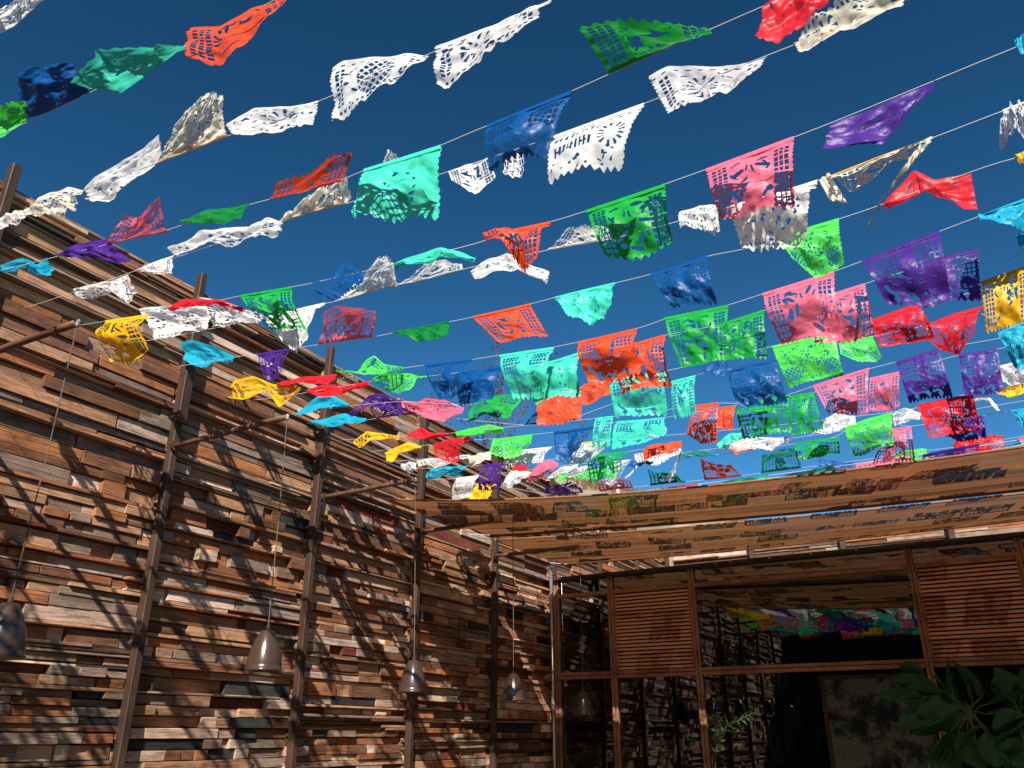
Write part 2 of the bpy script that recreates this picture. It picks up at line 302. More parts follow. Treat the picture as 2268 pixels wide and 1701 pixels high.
FLAGS = '''
S0 A white lace n|-60,250 100,165 290,-10|-80,120 60,20 200,-60
S1 A lime few n|-80,925 20,880 190,770|-60,700 60,650 155,650
S1 A blue few n|200,765 390,690 590,590|100,510 250,430 475,395
S1 A mint few n 0.45|640,565 765,610 935,495 1195,290|445,520 560,400 620,312 1190,288
S1 A orange side n 0.6|1220,175 1420,170 1620,60 1860,-10|1200,370 1350,415 1430,415 1600,250 1870,-5
S2 A white lace n|-60,1430 90,1375 190,1400|-60,1500 60,1470 150,1440
S2 A cream lace n .7|110,1390 330,1235 440,1205 535,1220|100,1400 330,1385 450,1375 495,1370
S2 A white lace n|535,1215 770,1040 890,960 1025,865|545,1285 660,1280 800,1140 985,970
S2 A cream lace h .6|1022,1045 1250,965 1460,880|1200,720 1320,600 1440,590
S2 A white lace n 0.5|1450,800 1640,690 1860,690 2060,650|1490,860 1740,860 1860,825 1950,815
S2 B white lace n 0.5|-10,440 60,388 460,345 615,352|-15,790 80,760 190,645 460,470
S2 B white lace n 0.45|650,305 910,205 1210,90 1415,-10|655,540 730,580 890,450 1060,300 1290,120
S3 D cyan few n|0,85 150,25 230,80 310,35|-10,118 180,80 270,140 330,155
S3 D purple few n 0.6|350,15 500,-60 690,-90|420,25 600,30 780,75 850,55
S3 A pink side h|680,1580 930,1520 1080,1500|805,1385 890,1400 1040,1250
S3 A darkgreen few n 0.6|1165,1432 1340,1350 1480,1340 1610,1312|1175,1440 1240,1452 1480,1440 1560,1425
S3 A orange side h|1742,1285 2000,1220 2200,1170|1780,1170 1950,1130 2130,1000 2280,970
S3 B mint few h|195,1095 440,1020 690,940|110,1420 220,1390 290,1410 390,1437 500,1425 560,1395 590,1425 680,1432
S3 B blue grid h|985,812 1260,700 1535,588|1010,1140 1180,1000 1380,1045
S3 B green side h|1775,478 2100,330 2425,190|1560,170 1800,120 2080,125 2425,180
S3 C red few n 0.6|540,30 720,-60 960,-20|470,245 560,270 635,300 950,0
S4 D white lace n|485,245 650,195 830,138|500,290 740,265 850,345 890,300
S4 D white lace n 0.5|870,118 990,60 1130,15|940,130 1040,145 1120,145
S4 A white lace n|1100,1610 1320,1500 1650,1460 1720,1400 1830,1440|1130,1655 1320,1590 1640,1565 1800,1530
S4 A cream lace h|1780,1440 2000,1370 2200,1320 2240,1310|1990,1260 2040,1215 2212,1150 2265,1240
S4 B white lace n|310,1060 400,1040|345,965 415,1015
S4 B white side n|735,1105 870,1060 1000,1010|755,1160 860,1230 920,1250 1040,1150
S4 B white side n|1090,1020 1215,980|1085,1110 1150,1145 1220,1130
S4 B white text h|1420,880 1710,775 2000,670|1380,1200 1620,1110 1855,1110
S4 C white lace n 0.6|-210,500 -90,420 180,430 380,420 560,358|-80,740 0,690 130,660 380,490
S4 C cream lace h .7|730,288 1000,190 1470,-5|760,210 900,20 1250,-90
S5 D yellow side h|680,440 820,420 960,398|710,705 830,720 985,660
S5 D red few n|1090,368 1180,300 1310,300 1410,305 1580,380|1095,370 1250,345 1380,335 1560,378
S5 D green side h|1545,278 1710,250 1875,222|1745,500 1860,505 1980,505
S5 E blue grid n|-165,205 -40,150 70,60 195,130|-60,300 -20,315 60,290 190,195
S5 E mint few n|375,75 500,20 690,-35 850,0 915,35|380,80 500,75 700,25 910,35
S5 B orange side h|975,1556 1100,1495 1398,1432|1000,1560 1090,1560 1215,1755 1310,1660
S5 B green side h|1625,1360 1880,1275 2130,1190|1745,1655 1930,1680 2185,1580
S5 C pink side h|162,1095 445,990 728,885|258,1430 520,1360 742,1360
S5 C purple few n 0.6|970,795 1280,680 1645,515|905,945 1070,950 1300,930 1570,600
S5 C cyan few h|2160,310 2300,240|2190,350 2300,420
S6 D white lace n|895,362 1050,340 1330,345|1000,565 1170,520 1330,490
S6 D white lace n|1270,285 1450,310 1700,412|1360,487 1500,470 1700,415
S6 D white lace h|1720,415 1900,370 2095,325|1830,590 1910,640 1965,605
S6 E white lace h|0,318 200,265 410,205|215,120 290,20 370,60
S6 E white side h|412,210 620,165 830,105|590,60 690,45 830,90
S6 E white lace n 0.7|870,110 1000,30 1110,-10 1390,120|880,130 1050,85 1200,80 1380,165
S6 B white side h|1378,1612 1600,1575 1780,1545|1500,1485 1620,1460 1765,1470
S6 C white lace n|-10,1370 120,1330 240,1325|0,1490 130,1490 220,1540 250,1480
S6 C white lace h|330,1330 600,1255 880,1165|400,1640 590,1620 820,1560
S6 C cream side h|955,1142 1290,1010 1632,888|1010,1160 1100,1230 1240,1120 1600,925
S6 C cream strip P|1520,960 1625,900|1180,1480 1290,1290
S6 C cream strip P|890,1160 955,1110|960,1290 1080,1310
S6 C white lace h|2075,715 2220,660|2050,960 2080,995 2140,830 2212,850
S7 D cyan few n|1150,580 1240,560 1380,600 1515,665|1175,690 1240,725 1310,735 1500,668
S7 D purple side h|1660,655 1765,635 1870,620|1700,800 1750,830 1815,765
S7 E pink side h|-104,592 60,570 245,545|-75,390 0,335 120,350 265,375
S7 E darkgreen few h|378,515 560,480 742,445|490,560 600,570 740,560
S7 E orange side h|890,415 1075,375 1262,332|1055,572 1210,545 1375,530
S7 E mint few h|1418,290 1615,240 1812,195|1500,400 1680,480 1785,370
S7 E blue grid h|2040,140 2230,85 2405,15|2190,370 2320,350 2470,325
S7 C lime floral h|620,1560 820,1470 1018,1412|740,1690 860,1795 1055,1700
S7 C red few n 0.6|1300,1320 1420,1190 1500,1095 1640,1160 1872,1112|1305,1328 1480,1265 1640,1200 1820,1340 1915,1350
S7 C yellow few n|2160,1000 2260,960|2165,1020 2260,1030
S8 M yellow side n 0.8|110,370 190,260 320,230 450,285 660,310|115,380 260,395 420,330 500,455 640,320
S8 M red few n 0.6|480,290 650,240 915,218|490,295 700,285 850,300 900,250
S8 E lime side n|10,760 150,770 210,690 260,660 320,720 450,738|15,765 150,775 190,785 320,785 440,745
S8 E blue grid h|580,725 735,705 892,690|685,960 750,945 800,880
S8 E mint grid h|1065,662 1240,635 1418,610|1160,955 1260,940 1372,910
S8 E orange grid h|1570,577 1760,535 1948,490|1640,850 1800,830 1990,800
S8 F green side h|-108,422 100,380 305,340|0,740 170,715 335,690
S8 F pink side h|525,265 755,195 987,120|635,580 850,560 1045,560
S8 F purple grid h|1165,55 1415,-45 1667,-137|1330,340 1550,370 1745,290
S8 C cyan few h|1920,1398 2090,1330 2280,1260|1925,1405 2100,1440 2280,1490
S9 M red few n 0.6|690,325 790,295 1000,290 1130,265|695,330 790,385 930,340 1130,285
S9 E lime floral h|235,828 420,810 612,795|300,878 400,890 490,918
S9 E blue few h|800,772 940,755 1080,735|800,990 900,970 1030,950
S9 E mint few h|1240,735 1415,697 1590,642|1275,970 1400,945 1582,940
S9 E orange side h|1800,615 1960,580 2135,530|1850,910 2000,880 2170,850
S9 F green side h|230,470 320,440 535,370|270,700 440,690 560,690
S9 F pink side h|850,300 1030,250 1187,200|860,600 1000,590 1260,535
S9 F purple grid h|1480,110 1690,30 1912,-25|1560,370 1750,310 1942,325
S9 F yellow side h|1935,190 2080,140 2250,80|1970,520 2090,490 2260,455
S9 C cyan few h|2160,1525 2280,1490|2170,1560 2280,1580
S10 M cyan few n|610,505 770,375 870,358 1000,438|612,515 700,495 800,470 995,442
S10 E purple side n|90,1040 220,920 320,905 440,960|100,1045 200,980 300,1000 440,1050
S10 E pink side n|430,960 540,960 590,935 720,950|440,980 590,1060 690,1085 840,1000
S10 E green grid h|890,985 1020,925 1270,905|865,1110 970,1040 1110,1080
S10 E orange few h|1310,930 1450,900 1600,870|1305,1115 1450,1105 1595,1080
S10 E orange few h|1610,850 1700,840 1780,830|1600,980 1690,955 1780,905
S10 E mint grid h|1790,820 1960,790 2145,760|1805,1060 1980,1070 2150,1050
S10 F lime floral h|585,605 785,560 992,520|700,875 870,830 1050,785
S10 F red floral h|1230,435 1380,380 1532,325|1285,620 1430,590 1640,540
S11 M cyan few n|725,550 840,525 960,490 1115,540|730,555 840,590 1000,570 1110,548
S11 E purple side h|270,1066 400,1050 530,1037|230,990 330,930 440,970
S11 E pink side n|560,965 700,945 840,1000|560,1060 690,1090 800,1040
S11 E blue grid h|1225,1112 1350,1100 1490,1085|1300,1025 1400,1000 1480,1000
S11 F mint side h|-60,830 20,810 92,792|-40,1080 30,1075 100,1040
S11 F blue side n|100,735 220,710 295,690|110,745 250,810 300,790
S11 F blue grid h|300,760 450,720 612,688|365,1005 530,985 692,965
S11 F lime floral h|1020,585 1130,560 1235,540|1030,660 1170,700 1260,710 1300,680
S11 F red floral h|1580,470 1750,400 1955,345|1600,560 1790,668 1890,540
S11 F cyan few h|2040,520 2130,480 2260,430|2135,710 2170,760 2260,770
S12 E yellow side n|120,1220 210,1150 310,1165 422,1182|125,1230 170,1265 240,1210 420,1188
S12 E red few n|470,1170 560,1125 620,1160 752,1160|472,1185 560,1195 650,1188 750,1165
S12 E lime few n|780,1160 870,1130 1000,1105 1095,1125|785,1175 900,1160 1000,1150 1090,1130
S12 G mint grid h|935,480 1040,468 1150,455|890,860 1010,860 1120,840
S12 H orange grid h|235,545 370,528 507,508|120,900 300,1020 500,1010
S12 H green side h|740,560 1050,480 1380,410|790,940 1100,930 1410,890
S12 F pink side h|850,860 1030,800 1212,745|950,1040 1060,1060 1210,1050
S12 F purple grid h|1385,705 1530,660 1665,620|1475,980 1600,950 1760,940
S13 E yellow few n|325,1290 400,1250 480,1220 565,1245|335,1340 380,1350 420,1290 560,1250
S13 E red floral h|665,1240 790,1225 905,1205|650,1340 720,1335 800,1325 810,1260
S13 E lime floral h|1050,1200 1180,1185 1305,1168|995,1285 1090,1320 1200,1320 1260,1250
S13 E blue grid h|1415,1155 1545,1140 1680,1122|1430,1340 1510,1370 1560,1280
S13 G mint grid h|1200,520 1500,500 1785,470|1120,850 1480,830 1800,670
S13 H orange few h|510,575 620,560 718,545|480,830 590,835 680,840
S13 H green side h|1390,435 1540,405 1672,385|1400,925 1600,900 1800,840
S13 F pink side h|1220,810 1310,790 1410,768|1215,1030 1330,1020 1410,1000
S13 I purple grid h|1410,252 1650,220 1890,190|1480,760 1700,780 1965,720
S14 J white lace n|150,720 260,675 340,690|160,760 250,840 300,790
S14 J white lace n|345,660 470,645 700,620 1000,585|360,730 500,700 560,760 750,640 1000,610
S14 J cream strip h|1000,610 1150,595 1280,588|1000,745 1060,730 1250,625
S14 J white lace h|1420,560 1700,530 2005,498|1410,760 1650,700 1880,660
S14 G cream side h|740,785 900,765 1065,740|620,1020 760,1040 1040,860
S14 G white lace n|1590,650 1690,610 1800,590|1590,690 1700,700 1800,650
S14 H white lace n|540,1050 700,985 900,930 1390,920|545,1055 850,1040 1150,1070 1380,960
S14 H white lace n|1820,690 1950,640 2180,680|1600,920 1850,880 2200,760
S14 I white lace n|600,970 760,900 945,955|620,1130 760,1080 945,1020
S14 I red floral h|900,872 1240,800 1590,735|1065,1290 1380,1240 1685,1170
S14 I cream strip n|1600,812 1700,790 1790,775|1605,820 1740,810 1880,930 1915,920
S14 I white lace h|1910,395 2080,355 2250,300|1960,610 2080,600 2250,560
S14 I yellow few n|1850,700 2000,640 2250,580|1900,740 2050,780 2250,740
S15 J white text h|835,882 970,865 1115,845|770,1150 880,1150 1000,1120
S15 J white lace n|1500,785 1640,790 1790,800|1400,970 1480,1015 1680,880
S15 G white lace n|340,1200 500,1080 720,1035|360,1215 520,1150 700,1080
S15 G white lace n|590,1170 760,1070 860,1050|600,1200 780,1110 860,1080
S15 G white side h|1100,1020 1250,1000 1360,988|1060,1280 1130,1310 1200,1250
S15 G white lace h|1410,990 1700,945 2000,900|1440,1030 1700,1010 1900,970 1990,920
S15 G white strip P|1960,920 2000,905|1790,1240 1850,1260
S15 G white strip P|1440,1040 1480,1040|1290,1210 1300,1215
S16 J cyan few h|600,765 800,745 995,732|445,885 530,925 700,870 870,855
S16 J purple grid h|1140,722 1280,712 1410,700|1100,1040 1250,1050 1380,985
S16 J red few n|1510,730 1600,715 1700,720|1520,770 1600,800 1700,795
S16 J pink few n|1680,880 1880,660 2000,655 2090,700|1660,895 1720,950 1870,890 2080,715
S16 G green side h|885,930 1110,905 1345,885|850,1270 1050,1210 1160,1250 1220,1200
S16 G blue few n|1400,990 1440,1020 1640,1010|1280,1110 1420,1060 1640,1025
S16 G orange few h|1560,845 1750,820 1990,800|1510,990 1700,950 1830,940 1990,820
S16 H mint side h|20,1190 250,1170 465,1150|30,1110 250,1090 450,1090
S16 H mint few n|480,1020 640,880 790,880|500,1060 560,1050 780,950
S16 H orange few n|640,1085 800,1045 970,1050|650,1095 720,1140 970,1075
S16 H green side h|1440,1007 1700,970 1992,935|1455,1195 1700,1180 2000,1150
S16 I lime floral h|10,1140 300,1040 600,965|120,1485 400,1430 620,1370
S16 I pink side h|580,1165 700,1150 832,1140|340,1600 550,1590 885,1560
S16 I purple few h|1350,1080 1520,1040 1715,1000|1240,1250 1400,1340 1760,1280
S16 I cyan few h|2050,938 2140,925 2250,910|2180,1150 2220,1170 2250,1170
S17 J yellow few h|1080,960 1200,955 1320,955|980,1150 1100,1150 1220,1145
S17 G lime few n|470,1195 590,1145 660,1150|475,1250 530,1260 600,1190
S17 G lime side n|660,1200 860,1110 1130,1060|670,1215 880,1220 1110,1210
S17 G purple grid h|385,1420 590,1405 785,1388|285,1300 500,1290 640,1245 740,1330
S17 G pink side h|985,1370 1190,1345 1395,1325|925,1270 1100,1215 1310,1215
S17 G darkgreen side h|1610,1300 1820,1275 2045,1250|1565,1110 1720,1150 1830,1150 1960,1210
S17 H orange grid h|332,1457 560,1432 792,1405|280,1190 480,1270 660,1270
S17 H mint grid h|1030,1370 1270,1340 1525,1305|1035,1150 1250,1070 1440,1060
S17 H blue side n|1730,1190 1900,1215 2060,1240 2400,1225|1735,1285 1850,1270 2030,1345 2390,1330
S17 I lime floral h|700,1465 890,1442 1042,1420|560,1600 800,1580 1030,1540
S17 I red floral h|1350,1392 1660,1340 1968,1292|1400,1490 1700,1500 1980,1430
'''
CORDS = '''
S0 A -60,250 290,-10
S1 A 190,780 625,575 1200,290
S2 A 100,1390 1030,1045 2100,635
S2 B 630,340
S3 D 340,30
S3 A 1120,1448 1670,1300
S3 B 130,1120 840,870 1660,530
S3 C 190,190 540,35
S4 D 230,335 875,115
S4 B 690,1122 2040,650
S4 C 640,325
S5 D 590,455 1930,212
S5 E 285,98
S5 B 875,1580 1510,1398
S5 C 80,1120 850,840 1900,410
S6 D 985,562 1710,412
S6 E 410,208
S6 B 1380,1608
S6 C 880,1165 1640,880 2080,710
S7 D 1590,660
S7 E 320,530 820,430 1340,310 1925,168
S7 C 320,1625 1095,1390 2000,1060
S8 E 515,732 980,672 1490,592 2040,465
S8 F 420,300 1075,90
S8 C 1800,1440
S9 E 610,795 1080,735 2135,530
S9 F 535,370 1210,190
S9 C 2000,1575
S10 M 1000,440
S10 E 440,955 1790,818 2145,762
S10 F 585,603 992,520 1230,435 1532,325
S11 M 1150,538
S11 E 530,1037 1490,1085
S11 F 92,792 200,757 612,688 1235,540 1955,345
S12 E 445,1182 765,1162 1120,1122 1650,1072
S12 H 505,500 690,470
S12 I 310,430 620,350
S13 E 600,1238 980,1198 1360,1165
S13 I 320,550 680,465 1890,187 1950,170
S14 J 250,662 870,600 1280,587 2005,498
S14 G 400,830 750,785
S14 I 945,955 1595,705
S15 J 840,880 1110,847
S15 G 720,1035 1360,988 2000,900
S16 J 1000,731 1410,700
S16 G 890,930 1345,885 1560,850
S16 H 465,1148 700,1115 1240,1040 1440,1014 2020,930
S16 I 840,1132 990,1100 1720,990 2045,936
S17 G 785,1388 1395,1322 2045,1248
S17 H 110,1475 330,1452 800,1400 1030,1368 1525,1304 1730,1280
S17 I 215,1547 330,1530 1042,1422 1350,1388 1968,1285
'''
# ------------------------------------------------------------------ the setting: ground, far hill
WX, FY, BY = -5.65, 11.15, 16.65          # left wall plane, glazed front, back wall
WALL_TOP = 5.37
gm = MB(); gm.add([(-400,-400,0),(400,-400,0),(400,400,0),(-400,400,0)], [(0,1,2,3)])
tag(gm.build('ground', M['ground']), kind='structure')
def hill():
    rng = random.Random(4); ys = 80.0
    prof = [(-75, 2), (-50, 12)]
    for px, py in [(1262,1098),(1275,1080),(1290,1066),(1312,1064),(1328,1078),(1350,1090),(1420,1100),(1540,1136),(1600,1146),(1650,1161),(1700,1185),(1800,1235)]:
        p = on_y(px, py, ys); prof.append((p.x, p.z))
    prof += [(25, 5), (80, 3)]
    prof.sort()
    xs = np.arange(-75, 60, .9); zs = np.interp(xs, [p[0] for p in prof], [p[1] for p in prof])
    zs = np.convolve(np.pad(zs, 1, mode='edge'), [.2,.6,.2], 'valid')
    rows = []
    for t in np.linspace(0, 1, 34):
        y = 46 + t * 80; h = zs * (1 - abs((y - ys) / 46) ** 1.6 if y < ys else 1 - abs((y - ys) / 50) ** 1.6)
        n = np.array([rng.uniform(-.35, .35) for _ in xs])
        rows.append(np.stack([xs, np.full_like(xs, y), np.maximum(h, -.5) + n * (0 if abs(y-ys) > 40 else .7)], -1))
    me = grid_mesh('hillside', np.array(rows))
    tag(link('hill', me, M['hill']), kind='structure')
    # dry scrub on the crest
    b = MB()
    for i in range(900):
        k = rng.uniform(-46, -14); z = float(np.interp(k, xs, zs)); y = ys + rng.uniform(-9, 1)
        z *= (1 - abs((y - ys) / 46) ** 1.6); w = rng.uniform(.1, .3); h = rng.uniform(.3, 1.1); d = rng.uniform(-.4, .4)
        b.add([(k-w, y, z-.4), (k+w, y+.1, z-.4), (k+d, y, z+h)], [(0,1,2)])
    tag(b.build('hill_scrub', M['dryleaf']), label='dry scrub growing on the brown hillside', kind='stuff')
hill()

# ------------------------------------------------------------------ reclaimed timber walls, plank by plank
PAL = [((.49,.29,.155), .25), ((.72,.54,.385), .20), ((.41,.175,.07), .15), ((.21,.105,.055), .17), ((.33,.25,.18), .15), ((.045,.05,.046), .055), ((.20,.055,.035), .025)]
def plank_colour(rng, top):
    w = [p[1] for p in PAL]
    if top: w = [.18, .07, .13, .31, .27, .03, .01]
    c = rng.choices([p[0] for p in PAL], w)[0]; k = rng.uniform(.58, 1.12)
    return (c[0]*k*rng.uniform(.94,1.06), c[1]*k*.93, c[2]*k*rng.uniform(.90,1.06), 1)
def plank_shape(rng, L, H, D):
    """a sawn board: length along x, height z, thickness y (front at +y), uneven edges"""
    k = max(1, min(4, int(L / .3))); v = []
    e = min(.005, H * .09); sk0 = rng.uniform(-.012, .012); sk1 = rng.uniform(-.012, .012); tilt = rng.uniform(-.006, .006)
    bow = rng.uniform(-.002, .002)
    for i in range(k + 1):
        x = L * i / k; j = lambda a: rng.uniform(-a, a)
        ox = sk0 if i == 0 else (sk1 if i == k else 0)
        v += [(x, -D, 0), (x + ox*.5, -.004 + tilt, e*.4 + j(e*.5) + bow*i), (x + ox, 0 + j(.002) + tilt, e + j(e*.6) + bow*i),
              (x + ox, 0 + j(.002), H - e + j(e*.6) + bow*i), (x + ox*.5, -.004, H - e*.4 + j(e*.4) + bow*i), (x, -D, H)]
    f = []
    for i in range(k):
        for a in range(6):
            f.append((i*6+a, i*6+(a+1) % 6, (i+1)*6+(a+1) % 6, (i+1)*6+a))
    f += [(5,4,3,2,1,0), tuple(k*6+a for a in range(6))]
    return v, f
def wall_layout(rng, a0, a1, z_top):
    """boards of one bay: (along, z, length, height, proud)"""
    z = 0.0; out = []
    while z < z_top - .012:
        hi = z > 3.7
        r = rng.random()
        if r < (.42 if hi else .38): h = rng.uniform(.016, .034)
        elif r < .74: h = rng.uniform(.046, .08)
        else: h = rng.uniform(.072, .12)
        if z + h > z_top - .015: h = z_top - z
        a = a0
        rowp = rng.uniform(-.012, .012)
        while a < a1 - .01:
            if h < .04: L = rng.uniform(.5, 1.9)
            elif hi: L = rng.choice([rng.uniform(.5, 1.2), rng.uniform(.9, 1.9)])
            else: L = rng.choice([rng.uniform(.08, .24), rng.uniform(.15, .45), rng.uniform(.2, .55), rng.uniform(.4, 1.1)])
            if a + L > a1 - .09: L = a1 - a
            if h < .04: pr = rng.uniform(-.05, -.01) if rng.random() < .3 else rng.uniform(-.005, .04)
            else: pr = rng.uniform(-.05, .0) if rng.random() < .75 else rng.uniform(-.085, .035)
            out.append((a + .002, z, L - .004, h - .003, pr + rowp)); a += L
        z += h
    return out
def build_wall(name, label, origin, axis, front, bays, z_top, seed, n_parts, back_depth=.30):
    """axis: direction of the boards, front: outward direction"""
    rng = random.Random(seed)
    A = Vector(axis); Fv = Vector(front); O = Vector(origin)
    root = empty(name, O, label=label, cat='wall')
    jobs = []
    for (a0, a1) in bays:
        for (a, z, L, h, pr) in wall_layout(rng, a0, a1, z_top):
            c = O + A * (a + L/2) + Vector((0,0,z + h/2)) + Fv * pr; q = depth_of(c); area = 0
            if q and -30 < q[0] < 2300 and -20 < q[1] < 1720:
                s = F_PX / q[2]; d = (c - Vector((0,0,CAM_Z))).normalized(); area = L * h * s * s * abs(d.dot(Fv))
            jobs.append([area, a, z, L, h, pr])
    order = sorted(range(len(jobs)), key=lambda i: -jobs[i][0]); chosen = set(i for i in order[:n_parts] if jobs[i][0] > 0)
    BV, BF, BC, BG = [], [], [], []
    def emit(me, grain, cols):
        at = me.attributes.new('grain', 'FLOAT_VECTOR', 'POINT'); at.data.foreach_set('vector', np.array(grain, dtype=np.float32).ravel())
        ac = me.attributes.new('pcol', 'FLOAT_COLOR', 'POINT'); ac.data.foreach_set('color', np.array(cols, dtype=np.float32).ravel())
    for i, (area, a, z, L, h, pr) in enumerate(jobs):
        v, f = plank_shape(rng, L, h, .19 + pr)
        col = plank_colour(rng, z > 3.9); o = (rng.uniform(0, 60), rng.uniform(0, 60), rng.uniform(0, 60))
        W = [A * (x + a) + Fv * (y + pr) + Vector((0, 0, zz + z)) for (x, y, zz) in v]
        G = [(x + o[0], y + o[1], zz + o[2]) for (x, y, zz) in v]
        if i in chosen:
            base = A * a + Vector((0,0,z))
            me = bpy.data.meshes.new('plank'); me.from_pydata([tuple(w - base) for w in W], [], f); me.update()
            emit(me, G, [col]*len(v)); link('plank', me, M['plank'], root, base)
        else:
            n = len(BV); BV += [tuple(w) for w in W]; BF += [tuple(k + n for k in q) for q in f]; BC += [col]*len(v); BG += G
    me = bpy.data.meshes.new('plank_courses'); me.from_pydata(BV, [], BF); me.update(); emit(me, BG, BC)
    tag(link('plank_courses', me, M['plank'], root), kind='stuff')
    bk = MB(); lo = min(b[0] for b in bays); hi = max(b[1] for b in bays)
    p = [A*lo + Fv*-.15, A*hi + Fv*-.15, A*hi + Fv*-back_depth, A*lo + Fv*-back_depth]
    bk.add([tuple(x) for x in p] + [tuple(x + Vector((0,0,z_top-.03))) for x in p], [(0,1,2,3),(7,6,5,4),(0,4,5,1),(1,5,6,2),(2,6,7,3),(3,7,4,0)])
    bk.build('backing', M['backing'], root)
    return root
POST_Y = [4.22 + 1.75 * k for k in range(-6, 8)]
bays = [(POST_Y[i], POST_Y[i+1]) for i in range(len(POST_Y)-1)]; bays[-1] = (bays[-1][0], BY)
left_wall = build_wall('timber_wall', 'tall left wall stacked from brown, tan and charred reclaimed planks', (WX - .075, 0, 0), (0,1,0), (1,0,0), bays, WALL_TOP, 11, 300)
bb = [(x, x + 1.745) for x in (-7.44+1.75, -3.94, -2.19, -.44, 1.31, 3.06)]; bb[0] = (-5.62, -3.945)
back_wall = build_wall('timber_wall', 'far wall of reclaimed planks rising behind the glazed front', (0, BY + .075, 0), (1,0,0), (0,-1,0), bb, WALL_TOP - .1, 23, 120)

# steel posts bolted to the walls
def wall_post(y, k):
    r = empty('steel_post', (WX, y, 0))
    where = {4: 'leftmost rusty post rising past the wall top at the picture edge', 5: 'rusty steel post with a bolted sleeve, left of the yellow paper flag',
             6: 'rusty steel post on the plank wall, just right of the second lamp', 7: 'rusty steel post running down behind the third lamp',
             8: 'rusty steel post between the third and fourth lamps', 9: 'rusty steel post beside the pale corner pipe'}
    top = WALL_TOP + .10 + (.03 if k == 4 else 0)
    MB().bevel_box(-.05, .024, -.033, .033, 0, top).build('shaft', M['rust'], r)
    if k == 5:
        MB().bevel_box(.0245, .056, -.046, .046, 4.02, top - .28, .007).build('sleeve', M['rust'], r)
    b = MB()
    for z in (.9, 2.2, 3.5, 4.6): b.lathe([(0,.0),(.012,.0),(.012,.008),(0,.009)], (0,0,0), 8) if False else b.box(.0235, .031, -.009, .009, z-.009, z+.009)
    b.build('bolt_heads', M['rust'], r)
    if k == 9: r.location.y -= .0
    return r, where.get(k)
POSTS = []
for k, y in enumerate(POST_Y):
    k -= 1
    if k == 9: y = 11.22
    r, lab = wall_post(y, k)
    if lab is None:
        lab = {10: 'rusty wall post past the glazed front, first beyond its cap', 11: 'rusty wall post past the glazed front, second beyond its cap',
               12: 'rusty wall post in the far corner of the plank walls'}.get(k, 'rusty steel post on the wall behind the viewer, seen only in the glass')
    tag(r, lab, 'post', 'rusty steel posts along the left plank wall' if k < 10 else 'rusty steel posts above the glazed front'); POSTS.append(r)
for i, (px, w) in enumerate([(-3.945, 'left'), (-2.21, 'middle'), (-.34, 'right')]):
    r = empty('steel_post', (px, BY, 0), label='flat steel post on the far plank wall, %s of the three' % w, cat='post', group='rusty steel posts above the glazed front')
    MB().bevel_box(-.05, .05, -.035, .03, 0, WALL_TOP + .02).build('shaft', M['rust'], r)
# angle iron cleat on the third post
# ------------------------------------------------------------------ pendant lamps on pipe arms
def pendant(y, tip, shade_top, label, arm_z=3.81):
    prof = None; r = empty('pendant_lamp', (WX, y, 0), label=label, cat='lamp', group='pendant lamps hung from pipe arms along the plank wall')
    L = Vector(tip) - Vector((WX, y, 0)); c = L.xy
    a = MB(); n = 9; pts = [(0.03 + (L.x - .03) * i / n, L.y * i / n + .0015*math.sin(i*2.1), arm_z + (L.z - arm_z) * i / n + .002*math.sin(i*1.3)) for i in range(n+1)]
    arm = a.tube(pts, .023, 10).build('arm', M['pipe'], r, True)
    MB().tube([(0.028, 0, arm_z), (.05, 0, arm_z)], .045, 12).build('flange', M['rust'], r)
    kn = Vector((L.x, L.y, L.z))
    k = MB().lathe([(.0,.018),(.011,.018),(.014,.009),(.012,0),(.014,-.012),(.009,-.03),(0,-.03)], tuple(kn + Vector((.012,0,0))), 14)
    k.build('insulator', M['porcelain'], r, True)
    st = Vector(shade_top) - Vector((WX, y, 0))
    MB().tube([kn + Vector((.012,0,-.03)), (kn*.5 + st*.5) + Vector((.006,.006,0)), st + Vector((0,0,.02))], .0038, 6).build('cable', M['cord_dark'], r)
    H = .262
    prof = [(.006,.035),(.012,.03),(.014,.0),(.038,-.001),(.046,-.006),(.060,-.026),(.076,-.056),(.093,-.096),(.107,-.140),(.117,-.185),(.122,-.220),(.123,-.246),(.129,-.249),(.129,-H),(.120,-H),(.116,-.225),(.100,-.135),(.062,-.045),(.03,-.02)]
    prof = [(a*.95, b) for a, b in prof]; MB().lathe(prof, tuple(st), 40).build('shade', M['shade'], r, True)
    MB().lathe([(.018,-.02),(.018,-.07),(.03,-.09),(.034,-.12),(.024,-.15),(0,-.158)], tuple(st), 16).build('bulb', M['porcelain'], r, True)
    return r
pendant(2.40, (-4.26, 2.40, 3.79), on_y(22, 1336, 2.40), 'clay pendant lamp cut off by the left edge of the photo')
pendant(4.20, (-4.37, 4.20, 3.83), (-4.31, 4.20, 2.26), 'sunlit brown pendant lamp with a sharp shadow on its shade')
pendant(6.03, (-4.50, 6.03, 3.83), (-4.41, 6.03, 2.20), 'dark brown pendant lamp hanging in front of a steel post')
pendant(7.77, (-4.43, 7.77, 3.83), (-4.41, 7.77, 2.19), 'fourth pendant lamp, hanging under the shade cloth before the planks')
pendant(9.40, (-4.38, 9.40, 3.81), (-4.39, 9.40, 2.09), 'faintest pendant lamp, hanging before the first glass pane')
# corner pipe
r = empty('steel_pipe', (WX + .05, 11.0, 0), label='pale shiny vertical pipe where plank wall meets the glazed front', cat='pipe')
MB().tube([(0,0,0),(0,0,3.93)], .024, 12).build('tube', M['steel'], r, True)
cl = MB()
for z in (1.0, 2.0, 3.0): cl.tube([(0,0,z-.012),(0,0,z+.012)], .03, 12)
cl.build('clamps', M['steel'], r)

